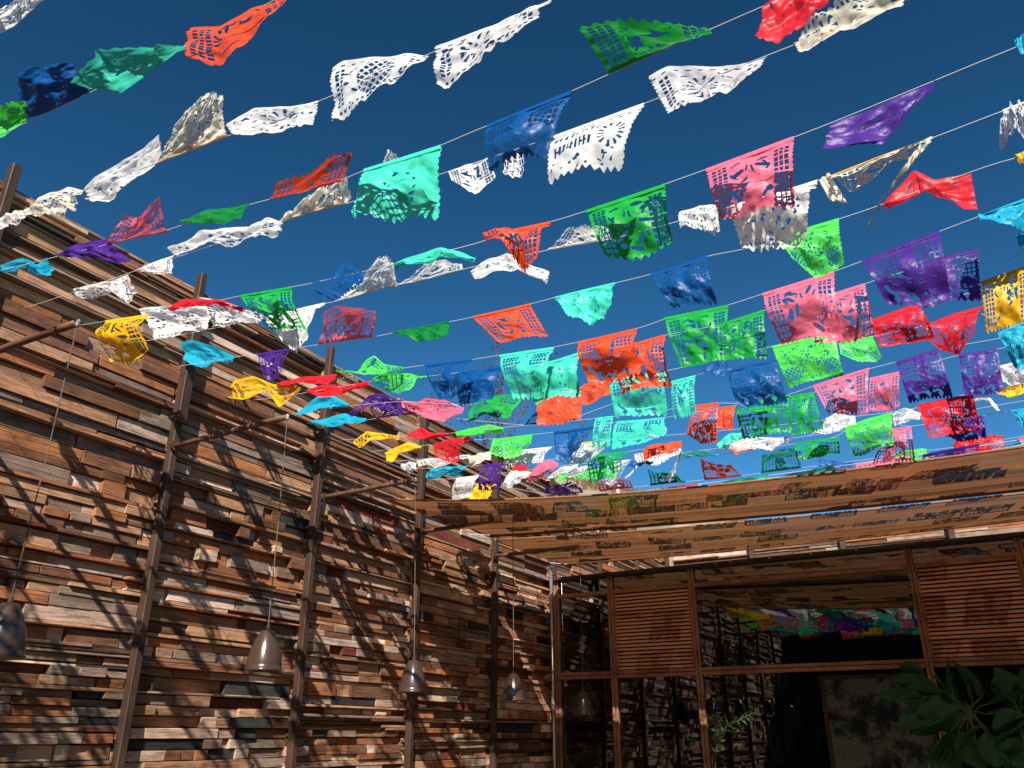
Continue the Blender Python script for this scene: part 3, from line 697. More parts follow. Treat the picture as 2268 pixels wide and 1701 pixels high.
# ------------------------------------------------------------------ glazed front with louvres
fr = empty('glazed_building', (0, FY, 0), label='timber framed glazed front with louvre panels and dark glass', cat='building')
XS = [-5.58, -4.71, -3.50, -.745, .43, 1.63, 4.40]
for i, x in enumerate(XS):
    w = .040
    b = MB(); b.bevel_box(x - w, x - .006, -.05, .06, 0, 3.725, .005); b.bevel_box(x + .006, x + w, -.045, .06, 0, 3.725, .005)
    b.bevel_box(x - .007, x + .007, -.028, .05, 0, 3.72, .002)
    b.build('post', M['frame'], fr)
for i in range(len(XS)-1):
    a, b_ = XS[i] + .041, XS[i+1] - .041
    t = MB(); t.bevel_box(a, b_, -.045, .05, 2.335, 2.378, .004); t.bevel_box(a, b_, -.040, .05, 2.388, 2.43, .004); t.bevel_box(a, b_, -.02, .045, 2.377, 2.389, .001)
    t.build('transom', M['frame'], fr)
    MB().bevel_box(a, b_, -.04, .05, 3.475, 3.53, .004).build('rail', M['frame'], fr)
    MB().box(a - .03, b_ + .03, .004, .010, 3.53, 3.73).build('clerestory_pane', M['glass_top'], fr)
    MB().box(a - .03, b_ + .03, .004, .012, .08, 2.336).build('lower_pane', M['glass'], fr)
    MB().bevel_box(a, b_, -.04, .05, 0, .09, .004).build('sill', M['frame'], fr)
    if i in (1, 3, 5):
        lo = MB().box(a, b_, .034, .045, 2.43, 3.475).build('louvre_panel', M['interior'], fr)
        MB().bevel_box(a, a+.025, -.03, .03, 2.43, 3.475, .003).build('stile', M['frame'], lo); MB().bevel_box(b_-.025, b_, -.03, .03, 2.43, 3.475, .003).build('stile', M['frame'], lo)
        sm = None
        for k in range(21):
            z = 2.442 + k * .0492
            if sm is None:
                s = MB(); L = b_ - a - .052
                s.add([(0,-.030,0),(L,-.030,0),(L,-.018,.002),(0,-.018,.002),(0,-.012,.033),(L,-.012,.033),(L,.0,.031),(0,.0,.031)],
                      [(0,1,5,4),(1,2,6,5),(2,3,7,6),(3,0,4,7),(4,5,6,7),(3,2,1,0)])
                sm = s.mesh('slat')
            o = link('slat', sm, M['slat'], lo); o.location = (a + .026, 0, z)
    else:
        MB().box(a - .03, b_ + .03, .004, .012, 2.43, 3.476).build('upper_pane', M['glass'], fr)
c = MB(); c.bevel_box(-5.60, 4.6, -.12, .10, 3.727, 3.77, .006); c.build('cap_beam', M['cap'], fr)
MB().box(-5.60, 4.6, .102, 5.35, 3.68, 3.745).build('roof', M['plain_wall'], fr)
MB().box(-5.95, 4.6, 5.0, 5.1, 0, 3.68).build('back_partition', M['interior'], fr)
MB().box(4.5, 4.6, .1, 5.0, 0, 3.70).build('side_partition', M['interior'], fr)
MB().box(-5.60, 4.5, .12, 5.0, 0.004, .03).build('inner_floor', M['interior'], fr)
hk = None
for px, py in [(1585,1244),(1618,1250),(1705,1243),(1797,1233),(1897,1222)]:
    p = on_y(px, py, FY - .16)
    k = MB().lathe([(0,.022),(.013,.018),(.018,.0),(.012,-.016),(0,-.02)], (p.x, -.155, 3.745), 10)
    k.build('hook', M['porcelain'], fr, True)
# canvas leaning inside, behind the lower pane
pa = empty('painting', (0, FY + .5, 0), label='large pale abstract canvas in a dark frame behind the glass door', cat='painting')
p0 = on_y(1820, 1480, FY + .5); p1 = on_y(2016, 1470, FY + .5)
MB().box(p0.x, p1.x + .1, 0, .03, .5, 2.26).build('canvas', M['canvas'], pa)
q = MB(); q.bevel_box(p0.x - .05, p0.x - .002, -.02, .04, .45, 2.31, .004); q.bevel_box(p1.x + .102, p1.x + .15, -.02, .04, .45, 2.31, .004); q.bevel_box(p0.x - .05, p1.x + .15, -.021, .04, 2.262, 2.311, .004)
q.build('picture_frame', M['frame'], pa)

# things behind the cap and in the slit of the cloth
p = on_y(1213, 1179, 12.3)
r = empty('floodlight', (WX + .12, 12.45, p.z), label='small white box seen through the slit in the shade cloth', cat='light')
MB().bevel_box(-.05, .07, -.10, .08, -.06, .06, .01).build('housing', M['whitebox'], r)
MB().tube([(-.14,0,0),(-.05,0,0)], .015, 8).build('bracket', M['rust'], r)
p = on_y(1369, 1092, 18.2)
r = empty('vent_pipe', (p.x, 18.2, 3.79), label='white vent pipe standing behind the far plank wall', cat='pipe')
MB().tube([(0,0,0),(0,0,p.z - 3.79 + .16)], .035, 10).build('tube', M['whitebox'], r, True)
MB().lathe([(0,.03),(.05,.02),(.055,-.02),(.0,-.025)], (0,0,p.z-3.79+.17), 12).build('cowl', M['whitebox'], r, True)

# ------------------------------------------------------------------ buildings closing the yard behind and beside the viewer (seen in the glass)
r = empty('rear_building', (0, -7.0, 0), label='dark boarded building behind the viewer, seen only in the glass', cat='building')
b = MB()
for k in range(30): b.box(-6.6, 8, 0, .05 + .012*(k % 3), .02 + k*.208, .02 + k*.208 + .2)
b.build('boards', M['dark_wall'], r); MB().box(-6.6, 8, -5, -.02, 0, 6.2).build('mass', M['dark_wall'], r); MB().box(-6.7, 8.1, -5.1, .18, 6.28, 6.38).build('roof', M['cap'], r)
r = empty('side_wall', (4.85, 0, 0), label='plain brown wall closing the right side of the yard, out of frame', cat='wall')
MB().box(0, .25, -6.8, 10.9, 0, 4.75).build('render', M['plain_wall'], r); MB().box(-.04, .29, -6.8, 10.9, 4.752, 4.83).build('coping', M['cap'], r)

# ------------------------------------------------------------------ shade cloths
K = .93
def curve_pts(pts, y): return [on_y(px, py, y) for px, py in pts]
def cloth(name, label, A, B, seed, roll=None):
    rng = random.Random(seed)
    def res(P, n):
        xs = np.array([p.x for p in P]); zs = np.array([p.z for p in P]); co = np.polyfit(xs, zs, 3)
        x = np.linspace(xs[0], max(xs[-1], 4.6) if False else xs[-1], n)
        return np.stack([x, np.full(n, P[0].y), np.polyval(co, x)], -1)
    nu, nv = 220, 70
    a = res(A, nu+1); b = res(B, nu+1); v = np.linspace(0, 1, nv+1)[:, None, None]
    P = a[None]*(1-v) + b[None]*v
    vv = v[..., 0]; u = np.linspace(0, 1, nu+1)[None, :]
    off = -.03*np.sin(math.pi*vv)*np.ones_like(u)
    for k in range(9):
        f = rng.uniform(2, 13); ph = rng.uniform(0, 6); sl = rng.uniform(-1.2, 1.2); am = rng.uniform(.003, .011) * (1 if f < 8 else .5)
        off = off + am*np.sin(2*math.pi*(f*vv + sl*u*.6) + ph + 1.1*np.sin(3*u + ph))
    P[..., 2] += off * np.minimum(1, 7*vv*(1-vv) + .12)
    root = empty(name, (0,0,0), label=label, cat='shade cloth', group='brown shade cloths stretched over the yard')
    link('cloth', grid_mesh('cloth', P), M['cloth'], root)
    MB().tube([tuple(p) for p in P[0][::5]], .011, 6).build('front_hem', M['hem'], root, True)
    MB().tube([tuple(p) for p in P[-1][::5]], roll or .011, 10).build('rear_hem', M['roll'] if roll else M['hem'], root, True)
    MB().tube([tuple(p) for p in P[:, 0][::4]], .008, 6).build('side_hem', M['hem'], root, True)
    for q in (P[0, 0], P[-1, 0]):
        MB().tube([tuple(q), (WX + .02, q[1], q[2] + .05)], .005, 6).build('tie_rope', M['string'], root)
    return P
A = curve_pts([(867,1104),(936,1110),(1041,1109),(1150,1106),(1258,1099),(1365,1092),(1500,1082),(1735,1061),(1910,1039),(2049,1017),(2268,989),(2700,925),(3300,830)], 7.38*K)
B = curve_pts([(1087,1185),(1200,1179),(1370,1164),(1540,1155),(1700,1141),(1906,1116),(2102,1099),(2268,1083),(2800,1020),(3300,955)], 9.4*K)
CL1 = cloth('shade_cloth', 'front brown shade cloth with flag shadows, under the paper flags', A, B, 3, .028)
A = curve_pts([(1099,1197),(1200,1187),(1327,1183),(1455,1172),(1561,1166),(1740,1149),(1906,1130),(2102,1108),(2268,1092),(2800,1031),(3300,966)], 9.66*K)
B = curve_pts([(1257,1250),(1361,1240),(1561,1230),(1740,1214),(1865,1192),(2102,1163),(2268,1157),(2800,1100),(3300,1040)], 11.85*K)
CL2 = cloth('shade_cloth', 'rear brown shade cloth between the slit and the glazed front', A, B, 8)
# ------------------------------------------------------------------ cut-paper flags on cords
STR_Y = dict(S0=(1.16,.0105), S1=(1.50,.0153), S2=(1.98,.0155), S3=(2.40,.0171), S4=(2.80,.0098), S5=(3.22,.0153), S6=(3.52,.0155), S7=(4.12,.0127),
    S8=(4.80,.0085), S9=(5.02,.0123), S10=(5.50,.0128), S11=(5.86,.0118), S12=(6.28,.0136), S13=(6.76,.0086), S14=(7.04,.0123), S16=(7.32,.0180), S15=(7.94,.0085), S17=(8.44,.0146))
OFF = dict(A=(0,0,2.9105), B=(740,0,2.9105), C=(1508,0,2.9105), D=(0,560,2.9105), E=(740,560,2.9105), F=(1508,560,2.9105), G=(1150,840,5.53), H=(1500,800,5.53), I=(1868,740,5.53), J=(860,900,5.53), M=(460,760,3.1725))
def parse_pts(t, s): o = OFF[t]; return np.array([(o[0] + float(a)/o[2], o[1] + float(b)/o[2]) for a, b in (q.split(',') for q in s.split())])
def resample(p, n):
    d = np.concatenate([[0], np.cumsum(np.hypot(*(p[1:] - p[:-1]).T))]); t = np.linspace(0, d[-1], n)
    q = np.stack([np.interp(t, d, p[:, 0]), np.interp(t, d, p[:, 1])], -1)
    if len(p) > 2:
        for _ in range(max(2, n // 12)): q[1:-1] = .5*q[1:-1] + .25*(q[:-2] + q[2:])
    return q
def ell(u, v, cu, cv, a, b, th):
    c, s = math.cos(th), math.sin(th); x = (u - cu)*c + (v - cv)*s; y = -(u - cu)*s + (v - cv)*c
    return (x/a)**2 + (y/b)**2
def lattice(u, v, u0, u1, v0, v1, nx, ny, bar=.26):
    fu = ((u - u0)/(u1 - u0)*nx); fv = ((v - v0)/(v1 - v0)*ny)
    ins = (fu > 0) & (fu < nx) & (fv > 0) & (fv < ny)
    return ins & (fu % 1 > bar*.5) & (fu % 1 < 1 - bar*.5) & (fv % 1 > bar*.5) & (fv % 1 < 1 - bar*.5)
def cut_pattern(pat, u, v, rng):
    L = 5 if u.shape[1] > 90 else 4
    keep = np.ones(u.shape, bool)
    if pat == 'strip':
        return keep & ~(ell(u, v, .5, .4, .12, .04, .3) < 1)
    n = rng.choice([9, 10, 11, 12])
    tooth = np.abs(2*((u*n) % 1) - 1)
    keep &= v < (1 - .075*tooth if rng.random() < .55 else 1 - .055*(1 - np.sqrt(np.clip(1 - (2*((u*n) % 1) - 1)**2, 0, 1))))
    m = rng.choice([11, 13, 15]); du = .016*(1 - np.abs(np.sin(math.pi*v*m)))
    keep &= (u > du) & (u < 1 - du)
    hole = np.zeros(u.shape, bool)
    if pat == 'grid':
        hole |= lattice(u, v, .05, .375, .09, .52, L, L, .24) | lattice(u, v, .625, .95, .09, .52, L, L, .24)
        figs = [(.5,.22,.07,.09,0), (.5,.43,.13,.16,.3), (.28,.68,.15,.12,.2), (.55,.70,.20,.12,-.1), (.80,.66,.12,.14,.5)]
        body = np.zeros(u.shape, bool)
        for (a, b, c, d, t) in figs: body |= ell(u, v, a + rng.uniform(-.03,.03), b, c, d, t) < 1
        ringed = np.zeros(u.shape, bool)
        for (a, b, c, d, t) in figs: ringed |= ell(u, v, a, b, c*1.28, d*1.28, t) < 1
        ang = np.arctan2(v - .6, u - .5)
        hole |= ringed & ~body & (np.sin(ang*7 + 1.3) > -.35) & (v < .9) & (v > .1) & (u > .09) & (u < .91)
        for k in range(3): hole |= ((np.abs(u - (.22 + k*.27)) < .055*(1 - np.abs(v - .86)/.09)) & (np.abs(v - .86) < .07))
        for k in range(7): hole |= ell(u, v, rng.uniform(.15,.85), rng.uniform(.45,.8), .035, .008, rng.uniform(-.6,.6)) < 1
        for k in range(14): hole |= ell(u, v, rng.uniform(.2,.8), rng.uniform(.5,.88), rng.uniform(.025,.05), .0065, rng.uniform(-1.2,1.2)) < 1
    elif pat == 'side':
        hole |= lattice(u, v, .04, .235, .09, .91, L-2, 2*L, .24) | lattice(u, v, .765, .96, .09, .91, L-2, 2*L, .24)
        for k in range(11):
            hole |= ell(u, v, rng.uniform(.27,.73), rng.uniform(.14,.86), rng.uniform(.04,.11), rng.uniform(.016,.042), rng.uniform(0, 3.1)) < 1
        for k in range(12): hole |= ell(u, v, rng.uniform(.27,.73), rng.uniform(.14,.86), rng.uniform(.02,.045), .0065, rng.uniform(0, 3.1)) < 1
        for (cu, cv) in ((.36,.3), (.62,.3)):
            e = ell(u, v, cu, cv, .10, .15, .1); hole |= (e > .8) & (e < 1.35) & (np.sin(np.arctan2(v - cv, u - cu)*3 + cu*20) > .1)
    elif pat == 'floral':
        for (cu, cv, rr) in ((.3,.38,.15), (.66,.42,.17), (.5,.75,.14)):
            e = ell(u, v, cu, cv, rr, rr*1.2, 0); an = np.arctan2((v - cv)*.8, u - cu)
            hole |= (e > .55) & (e < .85) & (np.sin(an*11) > .35)
            hole |= (e > 1.0) & (e < 1.35) & (np.sin(an*5 + cu*9) > .45)
        for k in range(9): hole |= ell(u, v, rng.uniform(.08,.92), rng.uniform(.12,.9), .04, .011, rng.uniform(0, 3.1)) < 1
        d1 = ((u + v*.75)*13) % 1; d2 = ((u - v*.75)*13 + .3) % 1
        hole |= (d1 > .25) & (d2 > .25) & (v > .62) & (v < .9) & ((u < .30) | (u > .72)) & (u > .05) & (u < .95)
    elif pat == 'few':
        for k in range(8):
            hole |= ell(u, v, rng.uniform(.1,.9), rng.uniform(.12,.88), rng.uniform(.02,.06), rng.uniform(.008,.02), rng.uniform(0, 3.1)) < 1
        e = ell(u, v, .5, .5, .2, .25, 0); hole |= (e > .9) & (e < 1.15) & (np.sin(np.arctan2(v-.5, u-.5)*9) > .6)
    elif pat in ('lace', 'text'):
        for k in range(30 if pat == 'lace' else 16):
            cv = rng.uniform(.14,.9) if pat == 'lace' else rng.uniform(.7,.92)
            hole |= ell(u, v, rng.uniform(.06,.94), cv, rng.uniform(.014,.04), rng.uniform(.009,.022), rng.uniform(0, 3.1)) < 1
        if pat == 'text':
            for row, (v0, v1) in enumerate(((.22,.38), (.46,.62))):     # illegible letter-like slots
                x = .08
                while x < (.60 if row == 0 else .55):
                    w = rng.uniform(.018,.034)
                    hole |= (u > x) & (u < x + w) & (v > v0 + rng.uniform(0,.02)) & (v < v1 - rng.uniform(0,.02))
                    if rng.random() < .5: hole |= (u > x) & (u < x + w*2) & (np.abs(v - (v0 + rng.choice([.03,.08,.12]))) < .014)
                    x += w + rng.uniform(.025,.045)
            e = ell(u, v, .78, .48, .14, .2, 0); an = np.arctan2(v-.48, u-.78)
            hole |= (e > .35) & (e < 1.2) & (np.sin(an*13) > .3)
        else:
            hole |= lattice(u, v, .07, .93, .84, .93, 14, 1, .45)
            cu, cv = rng.uniform(.3,.7), rng.uniform(.35,.6); e = ell(u, v, cu, cv, rng.uniform(.12,.2), rng.uniform(.16,.26), 0); an = np.arctan2(v-cv, u-cu); md = rng.random()
            if md < .35: hole |= (e > .3) & (e < 1.1) & (np.sin(an*rng.choice([9, 12, 15])) > .45)
            elif md < .7:
                d1 = ((u + v*.75)*12) % 1; d2 = ((u - v*.75)*12 + .3) % 1; hole |= (d1 > .3) & (d2 > .3) & (e < 2.2)
            else: hole |= (e > .75) & (e < 1.15) & (np.sin(an*10) > .1) | (e < .3) & (np.sin(an*5) > .3)
            hole |= lattice(u, v, .05, .16, .15, .8, 2, 9, .3) | lattice(u, v, .84, .95, .15, .8, 2, 9, .3) if rng.random() < .4 else np.zeros(u.shape, bool)
        hole |= (np.abs(v - .09) < .012) & (np.sin(u*60) > .2)
    keep &= ~(hole & (v > .05))
    return keep
RAW = {}; FL = []
for ln in FLAGS.strip().splitlines():
    h, t, b = ln.split('|'); s, tl, col, pat, kd = h.split()[:5]; kk = h.split()[5:]
    FL.append(dict(k=float(kk[0]) if kk else 1.0, s=s, col=col, pat=pat, kd=kd, top=parse_pts(tl, t), bot=parse_pts(tl, b)))
def cord_z(s, x): return 4.5 - STR_Y[s][1]*(x + 5.65)*(4.75 - x)
HEMS = {}
for ln in CORDS.strip().splitlines():
    a = ln.split(); y = STR_Y[a[0]][0]
    for p in parse_pts(a[1], ' '.join(a[2:])):
        w = on_y(p[0], p[1], y); HEMS.setdefault(a[0], []).append((w.x, w.z))
def build_flag(i, d, parent=None):
    rng = random.Random(100 + i); nr = np.random.RandomState(i)
    y = STR_Y[d['s']][0]
    px_w = max(np.ptp(np.concatenate([d['top'], d['bot']])[:, 0]), np.ptp(np.concatenate([d['top'], d['bot']])[:, 1]))
    nu, nv = (120, 88) if px_w > 130 else (96, 72) if px_w > 95 else ((64, 48) if px_w > 60 else (44, 34))
    if d['pat'] == 'strip': nu, nv = 14, 40
    T = resample(d['top'], nu+1); B = resample(d['bot'], nu+1)
    T3 = np.array([on_y(a, b, y) for a, b in T])
    hemL = float(np.linalg.norm(T3[1:] - T3[:-1], axis=1).sum())
    H = .80*hemL if d['kd'] == 'h' else .30
    H = min(max(H, .22), .40)
    up = B[:, 1].mean() < T[:, 1].mean(); sgn = -1.0      # the wind blows the tails towards the viewer
    B3 = []
    for k in range(nu+1):
        lo, hi = 0.0, .30
        for _ in range(14):
            m = (lo + hi)/2
            if (on_y(B[k, 0], B[k, 1], y + sgn*m) - Vector(T3[k])).length < H: lo = m
            else: hi = m
        B3.append(lo)
    B3 = np.array(B3)
    for _ in range(nu // 3): B3[1:-1] = .5*B3[1:-1] + .25*(B3[:-2] + B3[2:])
    B3 = B3*(.8 if d['kd'] == 'h' else .45)
    B3 = np.array([on_y(B[k, 0], B[k, 1], y + sgn*B3[k]) for k in range(nu+1)])
    v = np.linspace(0, 1, nv+1)[:, None]; u = np.linspace(0, 1, nu+1)[None, :]
    P = T3[None]*(1 - v[..., None]) + B3[None]*v[..., None]
    vec = B3 - T3; tan = np.gradient(T3, axis=0)
    N = np.cross(tan, vec); N /= (np.linalg.norm(N, axis=1, keepdims=True) + 1e-9); N[np.abs(N).sum(1) < .1] = (0, 1, 0)
    N = np.where((N[:, 1:2] < 0), -N, N)
    crump = {'lace': .013, 'few': .009, 'text': .005, 'grid': .005, 'side': .006, 'floral': .005, 'strip': .010}[d['pat']] * (1 if px_w > 110 else .75)
    if d['kd'] == 'n': crump *= 1.15
    crump *= d['k']
    off = np.zeros((nv+1, nu+1))
    for k in range(6):
        fu = nr.uniform(.5, 3.2); fv = nr.uniform(.3, 1.8); a = nr.uniform(.4, 1.0)*crump/(1 + .35*k)*1.15
        off += a*np.sin(2*math.pi*(fu*u + fv*v*nr.choice([-1, 1]) + nr.uniform()) + 1.2*np.sin(2*math.pi*(v*1.1 + nr.uniform())))
    for k in range(7):     # crisp creases
        th = nr.uniform(0, math.pi); c = nr.uniform(.15, .85); q = (u - .5)*math.cos(th) + (v - .5)*math.sin(th) - (c - .5)
        off += crump*1.5*nr.uniform(.3, 1)*nr.choice([-1, 1])*np.abs((q*2.6) % 1 - .5)
    for k in range(9):     # small facets
        th = nr.uniform(0, math.pi); q = (u - .5)*math.cos(th) + (v - .5)*math.sin(th)
        off += crump*.35*nr.choice([-1, 1])*np.abs((q*nr.uniform(4, 9) + nr.uniform()) % 1 - .5)
    if d['kd'] == 'h' and not up:      # the wind bellies the sheet, its tail tucks under
        amp = nr.choice([.02, .05, .08, .11])*H/.33; pk = nr.uniform(.38, .55)
        vv = np.clip(v/(2*pk), 0, 1); off += -amp*np.sin(math.pi*vv)**1.3*(.65 + .35*np.sin(math.pi*np.clip(u*1.0, 0, 1))) + .35*amp*np.clip((v - .75)*4, 0, 1)*np.sin(5*u + i)
    else:
        off += -sgn*.05*H/.33*np.sin(math.pi*v)*(.6 + .4*np.sin(math.pi*u))*nr.choice([.5, 1.0, -.3])
    ramp_v = np.clip(v*5, 0, 1) if d['kd'] == 'h' else np.clip(.35 + v*2, 0, 1)
    P = P + N[None]*(off*ramp_v)[..., None]
    uc = (u[:, :-1] + u[:, 1:])/2 + 0*v[:-1]; vc = (v[:-1] + v[1:])/2 + 0*u[:, :-1]
    keep = cut_pattern(d['pat'], uc, vc, rng)
    if d['kd'] == 'n' and d['pat'] in ('lace', 'few'):     # wind-torn edge
        e = .06*np.abs(np.sin(uc*19 + i)) * np.abs(np.sin(uc*7.3 + 2*i)) + .02*np.sin(uc*53)
        keep &= vc < 1 - e
    c = T3.mean(0) if parent is None else np.array(parent.location)
    me = grid_mesh('paper_flag' if parent is None else 'torn_strip', P - c, keep)
    o = link('paper_flag' if parent is None else 'torn_strip', me, M['paper_' + d['col']], None, Vector(c) if parent is None else None)
    if parent is not None: o.parent = parent; return o
    if d['kd'] == 'h':
        HEMS.setdefault(d['s'], []).extend([(p[0], p[2]) for p in T3[::max(1, nu//6)]])
        hp = T3 - c; hb = MB(); w = min(.020, .055*hemL + .004)
        ns = 13; idx = np.linspace(0, nu, ns).astype(int); vs = []; fs = []
        dn = (B3 - T3); dn /= (np.linalg.norm(dn, axis=1, keepdims=True) + 1e-9)
        for j in idx:
            p = hp[j]; q = dn[j]
            vs += [tuple(p + np.array((0, -.004, .003)) + q*w), tuple(p + np.array((0, -.004, .004))), tuple(p + np.array((0, .004, .004))), tuple(p + np.array((0, .0045, .003)) + q*w*.9)]
        for j in range(ns-1):
            for k in range(3): fs.append((j*4+k, j*4+k+1, (j+1)*4+k+1, (j+1)*4+k))
        hb.add(vs, fs); hb.build('hem', M['hem_cream'] if d['col'] == 'cream' else M['paper_' + d['col']], o, True)
    d['x'] = float(T3[:, 0].mean()); d['w'] = hemL; d['sg'] = -1 if up else 1; d['o'] = o
    return o
last = None
for i, d in enumerate(FL):
    if d['kd'] == 'P': build_flag(i, d, last)
    else: last = build_flag(i, d)
# cords, each one line from the plank wall to the right side of the yard
NAMES = ['S0','S1','S2','S3','S4','S5','S6','S7','S8','S9','S10','S11','S12','S13','S14','S16','S15','S17']
ORD = ['front', 'second', 'third', 'fourth', 'fifth', 'sixth', 'seventh', 'eighth', 'ninth', 'tenth', 'eleventh', 'twelfth', 'thirteenth', 'fourteenth', 'fifteenth', 'sixteenth', 'seventeenth', 'hindmost']
for s, od in zip(NAMES, ORD):
    y = STR_Y[s][0]; pts = sorted(HEMS.get(s, [])); xs = np.arange(-5.68, 4.86, .11)
    base = np.array([cord_z(s, x) for x in xs])
    if pts:
        px = np.array([p[0] for p in pts]); res = np.array([p[1] - cord_z(s, p[0]) for p in pts])
        bins = {}
        for a, b in zip(px, res): bins.setdefault(round(a/.07), []).append((a, b))
        bx = np.array([np.mean([q[0] for q in v]) for _, v in sorted(bins.items())]); br_ = np.array([np.mean([q[1] for q in v]) for _, v in sorted(bins.items())])
        xs = np.arange(-5.68, 4.86, .055); base = np.array([cord_z(s, x) for x in xs])
        bx = np.concatenate([[bx[0] - 1.2], bx, [bx[-1] + 1.5]]); br_ = np.concatenate([[br_[0]*.3], br_, [br_[-1]*.3]])
        rs = np.interp(xs, bx, br_)
        for _ in range(3): rs[1:-1] = .5*rs[1:-1] + .25*(rs[:-2] + rs[2:])
        base = base + rs
    cl = 'white' if s in ('S2', 'S4', 'S6', 'S14', 'S15') else 'coloured'
    o = MB().tube([(x, 0, z) for x, z in zip(xs, base)], .0019, 6).build('flag_cord', M['string'], None, True, (0, y, 0))
    tag(o, 'thin white cord strung across the yard, %s in depth, carrying %s flags' % (od, cl), 'cord', 'cords carrying the paper flags')
# a label of its own for every flag: look, state, neighbours, cord
CN = dict(white='white', cream='cream', mint='mint green', orange='orange', green='green', darkgreen='dark green', lime='lime green', blue='blue', purple='purple', pink='pink', red='red', yellow='yellow', cyan='sky blue')
PN = dict(grid='lattice-cut', side='side-latticed', floral='flower-cut', few='nearly solid', lace='lacy', text='slotted', strip='ragged')
seen = {}
for s, od in zip(NAMES, ORD):
    L = sorted([d for d in FL if d['s'] == s and d['kd'] != 'P'], key=lambda d: d['x'])
    for k, d in enumerate(L):
        st = 'twisted' if d['kd'] == 'n' else ('blown-up' if d['sg'] < 0 else 'hanging')
        a = CN[L[k-1]['col']] if k > 0 else None; b = CN[L[k+1]['col']] if k < len(L)-1 else None
        if a and b: nb = 'between %s and %s' % (a, b)
        elif b: nb = 'leftmost, before %s' % b
        elif a: nb = 'rightmost, after %s' % a
        else: nb = 'at the top left corner'
        lab = '%s %s %s paper flag %s on the %s cord' % (st, PN[d['pat']], CN[d['col']], nb, od)
        if lab in seen:
            seen[lab] += 1; lab = lab.replace('paper flag', 'paper flag, %s such,' % ['', 'second', 'third', 'fourth'][seen[lab]])
        else: seen[lab] = 0
        tag(d['o'], lab, 'paper flag', 'cut-paper flags on the %s cord' % od)
# flags above the cloth, which the photograph shows as shadows on it
rng = random.Random(77); nr = np.random.RandomState(5)
SH_LAB = 'paper flag above the shade cloth, seen from below as a dark shadow'
variants = []
for k in range(6):
    nu, nv = 48, 36; u = np.linspace(0, 1, nu+1)[None, :]; v = np.linspace(0, 1, nv+1)[:, None]
    off = sum(nr.uniform(.004,.016)*np.sin(2*math.pi*(nr.uniform(.4,2)*u + nr.uniform(.3,1.5)*v + nr.uniform())) for _ in range(4))
    sw = nr.uniform(-.8, .8)
    P = np.stack([(u - .5)*.47 + v*.10*sw, -.02 + off*np.clip(v*4, 0, 1) + v*.14*(1 if k % 2 else -1), -v*.28 + 0*u + .02*np.sin(3*u)*v], -1)
    uc = (u[:, :-1] + u[:, 1:])/2 + 0*v[:-1]; vc = (v[:-1] + v[1:])/2 + 0*u[:, :-1]
    variants.append(grid_mesh('paper_flag', P, cut_pattern(['grid', 'side', 'floral', 'side', 'grid', 'few'][k], uc, vc, rng)))
cols = ['mint', 'orange', 'green', 'blue', 'pink', 'purple', 'red', 'lime', 'yellow', 'cyan']
for y, zc in ((8.12, 4.15), (8.78, 4.29), (9.25, 4.44), (9.7, 4.57), (10.15, 4.70), (10.6, 4.83)):
    x = (-4.6 if y < 9 else -5.1) + rng.uniform(0, .3)
    xs = np.arange(-5.68, 4.86, .2)
    tag(MB().tube([(q, 0, zc - .006*(q + 5.65)*(4.75 - q)) for q in xs], .003, 6).build('flag_cord', M['string'], None, True, (0, y, 0)),
        'thin white cord strung above the rear shade cloth', 'cord', 'cords above the rear shade cloth')
    while x < 1.5 and y > 0:
        me = rng.choice(variants).copy(); me.materials.clear(); me.materials.append(M['paper_' + rng.choice(cols)])
        o = link('paper_flag', me, None, None, (x, y, zc - .006*(x + 5.65)*(4.75 - x)))
        o.scale = (1, 1, .72 if y < 9 else 1); o.rotation_euler = (rng.uniform(-.3, .3), rng.uniform(-.05, .05), rng.uniform(-.08, .08))
        tag(o, SH_LAB, 'paper flag', 'paper flags above the shade cloths seen as shadows'); x += rng.uniform(.52, .8)

# the same cords and flags go on overhead, out of the frame; the photograph shows their shadows on the plank wall
def framed(p):
    q = depth_of(p); return bool(q and -45 < q[0] < 2313 and -45 < q[1] < 1746)
for y, x1 in ((1.98, -4.6), (1.50, -3.7), (1.16, -3.2), (.74, 1.6), (.30, 1.6), (-.14, 1.6), (-.6, -1.0), (-1.0, -2.0)):
    zf = lambda q: 4.5 - .0125*(q + 5.65)*(4.75 - q)
    if y < 1.0:
        tag(MB().tube([(q, 0, zf(q)) for q in np.arange(-5.68, 4.86, .2)], .0022, 6).build('flag_cord', M['string'], None, True, (0, y, 0)),
            'thin white cord strung overhead, out of the photo, seen only in the glass', 'cord', 'cords overhead out of the frame')
    x = -5.3 + rng.uniform(0, .3)
    while x < x1:
        c = Vector((x, y, zf(x)))
        if not any(framed(c + Vector((a, b, e))) for a in (-.3, .3) for b in (-.15, .15) for e in (-.34, .02)):
            me = rng.choice(variants).copy(); me.materials.clear(); me.materials.append(M['paper_' + rng.choice(cols)])
            o = link('paper_flag', me, None, None, c)
            o.scale = (1.12, 1.12, 1.2); o.rotation_euler = (rng.uniform(-.6, .3), rng.uniform(-.05, .05), rng.uniform(-.25, .25))
            tag(o, 'paper flag overhead out of the photo, known by its shadow on the plank wall', 'paper flag', 'paper flags overhead out of the frame')
        x += rng.uniform(.47, .58)

